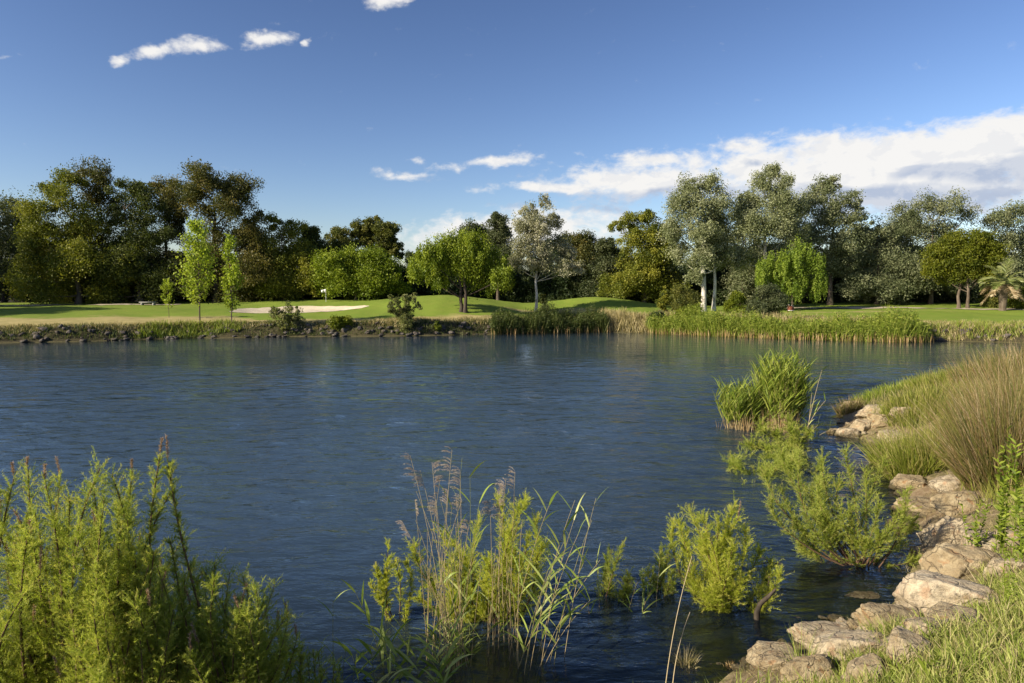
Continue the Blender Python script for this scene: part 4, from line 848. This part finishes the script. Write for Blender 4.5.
def island():
    rng = np.random.default_rng(31); c = gbase(782, 20.3); r = empty('reed_island', (c[0], c[1], -.2), 'bright green island of reeds standing in the water off the spit', 'reeds'); off = np.array([c[0], c[1], -.2])
    n = 520; a = rng.random(n)*6.28; q = np.sqrt(rng.random(n)); P = np.stack([c[0]+np.cos(a)*q*.52, c[1]+np.sin(a)*q*.55, np.full(n, -.15)], -1)
    n2 = 170; a2 = rng.random(n2)*6.28; q2 = np.sqrt(rng.random(n2)); P2 = np.stack([c[0]-1.05+np.cos(a2)*q2*.5, c[1]+.1+np.sin(a2)*q2*.4, np.full(n2, -.15)], -1)
    PP = np.concatenate([P, P2]); H = np.concatenate([(2.6-q*.8)*rng.uniform(.5, 1.08, n), (1.6-q2*.4)*rng.uniform(.4, 1.1, n2)]); D = updir(rng, len(PP), .10); D[:, :2] += np.stack([(PP[:, 0]-c[0])*.10, (PP[:, 1]-c[1])*.1], -1)
    mk('stalks', [blades(PP, unit(D), H, .012, .08, rng, 5, rnd=.4+.5*rng.random(len(PP)), wmid=.1)], M['stalk'], r, off)
    k = np.repeat(np.arange(len(PP)), 9); m = len(k); u = rng.uniform(.38, .98, m); p = PP[k]+unit(D)[k]*(H[k]*u)[:, None]; aa = rng.random(m)*6.28
    mk('leaves', [blades(p, unit(np.stack([np.cos(aa)*.6+.15, np.sin(aa)*.6, np.full(m, 1.1)], -1)), rng.uniform(.3, .62, m), .027, rng.uniform(.5, 1.8, m), rng, 4)], M['reed_far'], r, off)
    n = 900; i = rng.integers(len(PP), size=n); p = PP[i]+rng.normal(size=(n, 3))*[.12, .12, 0]; mk('dead_stalks', [blades(p, updir(rng, n, .18), rng.uniform(.35, .9, n), .012, .3, rng, 3)], M['reed_dry'], r, off)
    B = gbase(812, 19.6); B[2] = -.2; r = empty('reed_clump', B, 'thin dry reed stems bending right beside the reed island', 'reeds')
    for bx, tx, ty in [(805,822,370),(808,812,392),(802,826,400),(812,830,430),(806,818,425)]: reed(rng, at(bx, 440, 19.4)*[1, 1, 0]+[0, 0, -.2], at(tx, ty, 19.4), 'reed_leaf', r, B, leaves=3, L=.5, W=.03, r0=.009, green=.8)
island()

# ------------------------------------------------------------------ grasses of the near bank
def clump(name, label, c, rx, ry, n, h, mat, seed, lean=.3, w=.008, g=.5, cat='grass', drift=(0, 0), seg=6):
    rng = np.random.default_rng(seed); a = rng.random(n)*6.28; q = np.sqrt(rng.random(n)); X = c[0]+np.cos(a)*q*rx; Y = c[1]+np.sin(a)*q*ry
    P = np.stack([X, Y, np.maximum(height(X, Y), -.05)], -1); D = unit(np.stack([np.cos(a)*q*lean+rng.normal(size=n)*.22+drift[0], np.sin(a)*q*lean+rng.normal(size=n)*.22+drift[1], np.ones(n)], -1))
    z = hz(c[0], c[1]); o = mk(name, [blades(P, D, h*(.35+.8*rng.random(n)**1.3)*(1-.15*q), w, g*rng.uniform(.3, 1.6, n)*np.where(rng.random(n) < .15, 3.5, 1), rng, seg, wmid=.1)], M[mat], off=(c[0], c[1], z)); o.location = (c[0], c[1], z); return tag(o, label, cat, 'grass clumps of the near shore')
def gp(px, D): return ((px-512)/F*D, D)
clump('rush_clump', 'big brown-tipped rush clump leaning left at the right edge', gp(1014, 12.2), .6, .6, 3200, 2.15, 'rush', 1, .45, .011, .45, 'rushes', (-.10, 0))
clump('rush_clump', 'rush clump behind the big one, cut by the right edge', gp(1045, 13.6), .9, .8, 2800, 2.3, 'rush', 2, .5, .011, .5, 'rushes', (-.05, 0))
clump('rush_clump', 'smaller olive rush clump on the far side of the big one', gp(1000, 15.5), .8, .7, 1900, 1.5, 'rush', 3, .5, .012, .5, 'rushes')
clump('grass_clump', 'tall bright green grass clump left of the rushes', gp(930, 14.6), .75, .6, 1900, 1.2, 'grass', 4, .45, .014, .9)
clump('grass_clump', 'bright green grass nearest the water beside the pale stones', gp(902, 15.8), .5, .5, 1100, 1.0, 'grass', 5, .45, .014, .9)
clump('grass_clump', 'green grass clump higher on the spit behind the tall bright one', gp(930, 19), 1.1, 1.0, 3000, .62, 'grass', 6, .4, .019, .7)
clump('rush_tuft', 'small dark rush tuft at the tip of the spit', gp(852, 22.6), .35, .3, 900, .62, 'rush', 7, .5, .012, .4, 'rushes')
clump('rush_clump', 'low rushes along the crest of the spit', gp(905, 23.5), 1.6, 1.0, 2600, .5, 'reed_far', 8, .35, .02, .5, 'rushes')
clump('rush_clump', 'long green grass on the crest behind the big rush clump', gp(968, 21.5), 1.7, 1.3, 2600, .7, 'grass', 9, .35, .018, .5, 'grass')
clump('rush_clump', 'grass rise at the right edge behind the rushes', gp(1035, 20), 2.0, 1.8, 3200, 1.1, 'rush', 10, .3, .017, .5, 'grass')
clump('grass_tuft', 'small straw tuft standing in the water near the bottom', (hit(686, 664)[0], hit(686, 664)[1]), .09, .09, 220, .26, 'drygrass', 11, .8, .005, .8)
clump('grass_tuft', 'tiny orange stubble tuft in the shallows left of the pointed slab', (hit(702+16, 667)[0]+.12, hit(718, 667)[1]), .06, .05, 80, .09, 'reed_dry', 12, .6, .006, .2)
clump('grass_tuft', 'thin weed tuft rising beside the pointed slab', (hit(802, 668)[0], hit(802, 668)[1]), .07, .07, 60, .5, 'weed', 13, .4, .006, .4)

def cover():
    rng = np.random.default_rng(41)
    def scatter(n, x0, x1, y0, y1, dmin, dmax, hmin, hmax, mat, w, lean, g, label, name='grass', seg=3, cat='grass', cl=.5):
        P = ground_pts(rng, n, x0, x1, y0, y1, lambda x, y, d: (d > dmin+.25*wob(x, y, 3, 2)) & (d < dmax) & (wob(x, y, 2.2, 4)+.5*wob(x, y, 6, 1) > rng.uniform(-1, .6, len(x))*cl-.1))
        n = len(P); hh = rng.uniform(hmin, hmax, n)*(1+.4*wob(P[:, 0], P[:, 1], 2.7, 7))
        o = mk(name, [blades(P, updir(rng, n, lean), hh, w*rng.uniform(.6, 1.3, n), g*rng.uniform(.3, 1.6, n), rng, seg, wmid=.35)], M[mat]); tag(o, label, cat, kind='stuff')
    scatter(75000, 2.2, 9.5, 3.6, 11, 1.0, 4.5, .06, .24, 'weed', .010, .55, 1.2, 'mixed green weeds covering the bank at the bottom right')
    scatter(17000, 2.2, 9.5, 3.6, 11, .95, 4.5, .10, .34, 'drygrass', .0045, .4, .9, 'fine straw stems among the weeds at the bottom right', 'dry_grass')
    scatter(14000, 2.2, 9.0, 3.6, 11, 1.1, 4.5, .05, .14, 'weed', .028, .9, 1.0, 'broad small leaves among the weeds at the bottom right', 'weeds', cat='weeds')
    scatter(3000, 2.0, 9.5, 6, 13, .0, 1.0, .03, .12, 'drygrass', .004, .6, .8, 'dead stubble between the shore rocks', 'dry_grass', cl=1.3)
    scatter(14000, 7.5, 14, 11, 20, .9, 5, .15, .5, 'grass', .009, .35, .9, 'grass covering the bank behind the rushes')
    scatter(20000, 9, 30, 18, 33, .9, 6, .10, .30, 'reed_dull', .014, .35, .8, 'rough grass on the spit')
    scatter(12000, 9, 30, 18, 33, .7, 6, .12, .38, 'drygrass', .010, .3, .8, 'straw grass on the spit', 'dry_grass')
    scatter(9000, -8, 3, 2.5, 6.4, .1, 4, .08, .3, 'weed', .010, .5, 1.2, 'weeds on the bank below the left shrubs')
cover()

def herb(label, px, py, top, seed, nst=7, wpx=40, ls=.075, D=None):
    rng = np.random.default_rng(seed); b = hit(px, py) if D is None else gbase(px, D); Dd = b[1]; r = empty('leafy_herb', b, label, 'plant', 'broad-leaved plants at the right edge'); st = []; lf = []
    for i in range(nst):
        t = at(px+rng.uniform(-.5, .5)*wpx, top+rng.random()**1.5*(py-top)*.6, Dd+rng.uniform(-.2, .2)); q = bez(b+rng.normal(size=3)*[.04, .04, 0], (b+t)/2+rng.normal(size=3)*.04, t, 9); st += tube(q, np.linspace(.005, .002, 9), 5)
        n = int(46*np.linalg.norm(t-b)); u = rng.uniform(.15, 1, n); pp = np.stack([np.interp(u, np.linspace(0, 1, 9), q[:, j]) for j in range(3)], -1); a = rng.random(n)*6.28
        lf.append(blades(pp, unit(np.stack([np.cos(a), np.sin(a), .5+.5*u], -1)), ls*rng.uniform(.5, 1.2, n), ls*.3, .8, rng, 4, wmid=.4))
    mk('stems', st, M['herb'], r, b); mk('leaves', lf, M['herb'], r, b)
herb('bright leafy plant in front of the big rush clump', 1000, 560, 446, 1, 7, 38, .085)
herb('taller leafy plant at the right edge of the rocks', 1024, 575, 425, 2, 7, 34, .085)
herb('low leafy plant among the rocks by the bright one', 975, 560, 500, 3, 6, 30, .08)
herb('thin weedy stem standing up from the bottom right weeds', 1010, 620, 540, 4, 3, 16, .05)
herb('broad dark green dock plant at the bottom edge', 926, 690, 645, 5, 2, 20, .16)

def dead():
    b = at(757, 622, 8.2); b[2] = -.2; r = empty('dead_branch', b, 'dark broken branch leaning out of the water at the foot of the rounded tamarisk', 'branch')
    ch = tube([b, at(757, 612, 8.2), at(760, 604, 8.2), at(768, 597, 8.2), at(776, 589, 8.2)], [.042, .036, .03, .026, .014], 9)
    mk('wood', ch, M['deadwood'], r, b, smooth=True)
    b = at(800, 572, 10); b[2] = -.05; r = empty('dead_branch', b, 'thin bare twig lying on the water left of the wide tamarisk', 'branch'); 
    ch = tube([b, at(795, 566, 10), at(770, 562, 9.9), at(752, 566, 9.8)], [.012, .012, .01, .004], 6)+tube([at(770, 562, 9.9), at(762, 557, 9.9), at(758, 560, 9.9)], [.008, .006, .003], 5)
    mk('wood', ch, M['deadwood'], r, b)
dead()

# ------------------------------------------------------------------ sky, sun
def build_world():
    w = bpy.data.worlds.new('World'); S.world = w; w.use_nodes = True; nt = w.node_tree; nt.nodes.clear(); n = N(nt)
    sky = n('ShaderNodeTexSky', sky_type='NISHITA', sun_disc=False, sun_elevation=rad(SUN_EL), sun_rotation=rad(SUN_AZ), altitude=0, air_density=1.0, dust_density=.6, ozone_density=2.2)
    base = n('ShaderNodeVectorMath', operation='MULTIPLY', i_0=sky.outputs[0], i_1=(.090, .083, .090)).outputs[0]
    base = n('ShaderNodeVectorMath', operation='MINIMUM', i_0=base, i_1=(1, 1, 1)).outputs[0]
    base = n('ShaderNodeVectorMath', operation='MULTIPLY', i_0=n('ShaderNodeGamma', i_Color=base, i_Gamma=1.45).outputs[0], i_1=(1.38, 1.35, 1.22)).outputs[0]
    d = n('ShaderNodeTexCoord').outputs['Generated']; s = n('ShaderNodeSeparateXYZ', i_0=d)
    az = n.math('ARCTAN2', s.outputs[0], s.outputs[1]); hyp = n.math('SQRT', n.math('ADD', n.math('MULTIPLY', s.outputs[0], s.outputs[0]), n.math('MULTIPLY', s.outputs[1], s.outputs[1])))
    el = n.math('ARCTAN2', s.outputs[2], hyp); uv = n('ShaderNodeCombineXYZ', i_0=az, i_1=el).outputs[0]
    def ang(px, py):
        r = ray(px, py); return math.atan2(r[0], r[1]), math.atan2(r[2], math.hypot(r[0], r[1]))
    # cloud bodies: x0,y0,x1,y1 end points of the long axis in view angles, half thickness
    E = [(485,188,640,184,6,.9),(545,182,760,178,16,1),(690,176,1100,174,28,1.35),(730,162,1180,140,19,1.35),(900,146,1150,128,17,1.2),(610,163,700,158,9,.85),(720,150,780,146,8,.9),
         (372,174,432,178,5,.6),(436,166,552,156,5.5,.72),(405,162,430,164,3.5,.5),(400,240,640,226,22,1.05),(560,150,590,156,4,.4),
         (112,61,134,58,3.4,.8),(130,55,180,48,5,.72),(160,50,232,40,6.5,.72),(232,43,290,37,5.5,.78),(299,42,310,40,3.2,.8),(270,24,300,20,2,.4),(358,4,415,-2,6,.9),(-30,56,26,57,2,.4),
         (900,186,980,182,4,.5),(1000,205,1100,200,4,.5),(380,190,410,192,3,.3)]
    def dens(vec):
        out = None
        for (x0, y0, x1, y1, th, k) in E:
            a0, e0 = ang(x0, y0); a1, e1 = ang(x1, y1); mp = n('ShaderNodeMapping', vector_type='TEXTURE', i_Vector=vec)
            mp.inputs['Location'].default_value = ((a0+a1)/2, (e0+e1)/2, 0); mp.inputs['Rotation'].default_value = (0, 0, math.atan2(e1-e0, a1-a0))
            mp.inputs['Scale'].default_value = (math.hypot(a1-a0, e1-e0)/2*1.05, th/F*1.15, 1)
            L = n('ShaderNodeVectorMath', operation='LENGTH', i_0=mp.outputs[0]).outputs['Value']
            v = n.math('MULTIPLY', n.math('MAXIMUM', n.math('SUBTRACT', 1.55, L), 0), k)
            out = v if out is None else n.math('MAXIMUM', out, v)
        return out
    st = n('ShaderNodeVectorMath', operation='MULTIPLY', i_0=uv, i_1=(1, 1.7, 1)).outputs[0]
    wn = n('ShaderNodeTexNoise', i_Vector=st, i_Scale=16, i_Detail=4); wv = n('ShaderNodeVectorMath', operation='SUBTRACT', i_0=wn.outputs['Color'], i_1=(.5, .5, .5)).outputs[0]
    wv = n('ShaderNodeVectorMath', operation='MULTIPLY', i_0=wv, i_1=(.06, .024, 0)).outputs[0]; uvw = n('ShaderNodeVectorMath', operation='ADD', i_0=uv, i_1=wv).outputs[0]
    fb = n.noise(st, 22, 9, .62, .3); fb2 = n.noise(st, 70, 6, .6)
    body = dens(uvw)
    dn = n.math('ADD', body, n.math('MULTIPLY', n.math('SUBTRACT', n.math('ADD', n.math('MULTIPLY', fb, .75), n.math('MULTIPLY', fb2, .25)), .5), 2.75))
    alpha = n.rng(dn, .30, 1.15, 0, .97, True)
    # light and shade in the cloud: relief noise compared with itself a step towards the sun
    up = dens(n('ShaderNodeVectorMath', operation='ADD', i_0=uvw, i_1=(-.010, .022, 0)).outputs[0])
    so = n('ShaderNodeVectorMath', operation='ADD', i_0=st, i_1=(-.012, .016, 0)).outputs[0]
    f1 = n.noise(st, 20, 5, .6, .3); f2 = n.noise(so, 20, 5, .6, .3)
    lit = n.rng(n.math('SUBTRACT', f1, f2), -.09, .07, 0, 1)
    thick = n.rng(n.math('SUBTRACT', body, up), -.28, .30, 0, 1, True)
    lit = n.math('ADD', n.math('MULTIPLY', lit, .38), n.math('MULTIPLY', thick, .85), clamp=True)
    cc = n.mix(lit, (.25, .285, .36), (.50, .49, .475)); 
    col = n.mix(alpha, base, cc)
    bg = n('ShaderNodeBackground', i_Color=col, i_Strength=1.0); o = n('ShaderNodeOutputWorld'); nt.links.new(bg.outputs[0], o.inputs[0])
    w.cycles.sampling_method = 'MANUAL'; w.cycles.sample_map_resolution = 512
build_world()
sun = bpy.data.lights.new('sun', 'SUN'); sun.energy = 4.9; sun.angle = rad(.55); sun.color = (1, .88, .69)
so = bpy.data.objects.new('sun', sun); COL.objects.link(so)
dv = Vector((math.sin(rad(SUN_AZ))*math.cos(rad(SUN_EL)), math.cos(rad(SUN_AZ))*math.cos(rad(SUN_EL)), math.sin(rad(SUN_EL))))
so.rotation_euler = dv.to_track_quat('Z', 'Y').to_euler(); so.location = (-20, -10, 30)

cam = bpy.data.cameras.new('camera'); cam.sensor_width = 36; cam.lens = 36*F/1024; cam.clip_end = 5000; cam.clip_start = .05
co = bpy.data.objects.new('camera', cam); COL.objects.link(co); co.location = (0, 0, EYE); co.rotation_euler = (math.pi/2-PT, 0, 0); S.camera = co
S.view_settings.view_transform = 'Standard'; S.view_settings.look = 'None'; S.view_settings.gamma = 1; S.view_settings.exposure = 0.92
S.render.engine = 'CYCLES'; c = S.cycles; c.max_bounces = 6; c.diffuse_bounces = 3; c.glossy_bounces = 3; c.transmission_bounces = 3; c.transparent_max_bounces = 8; c.caustics_reflective = False; c.caustics_refractive = False
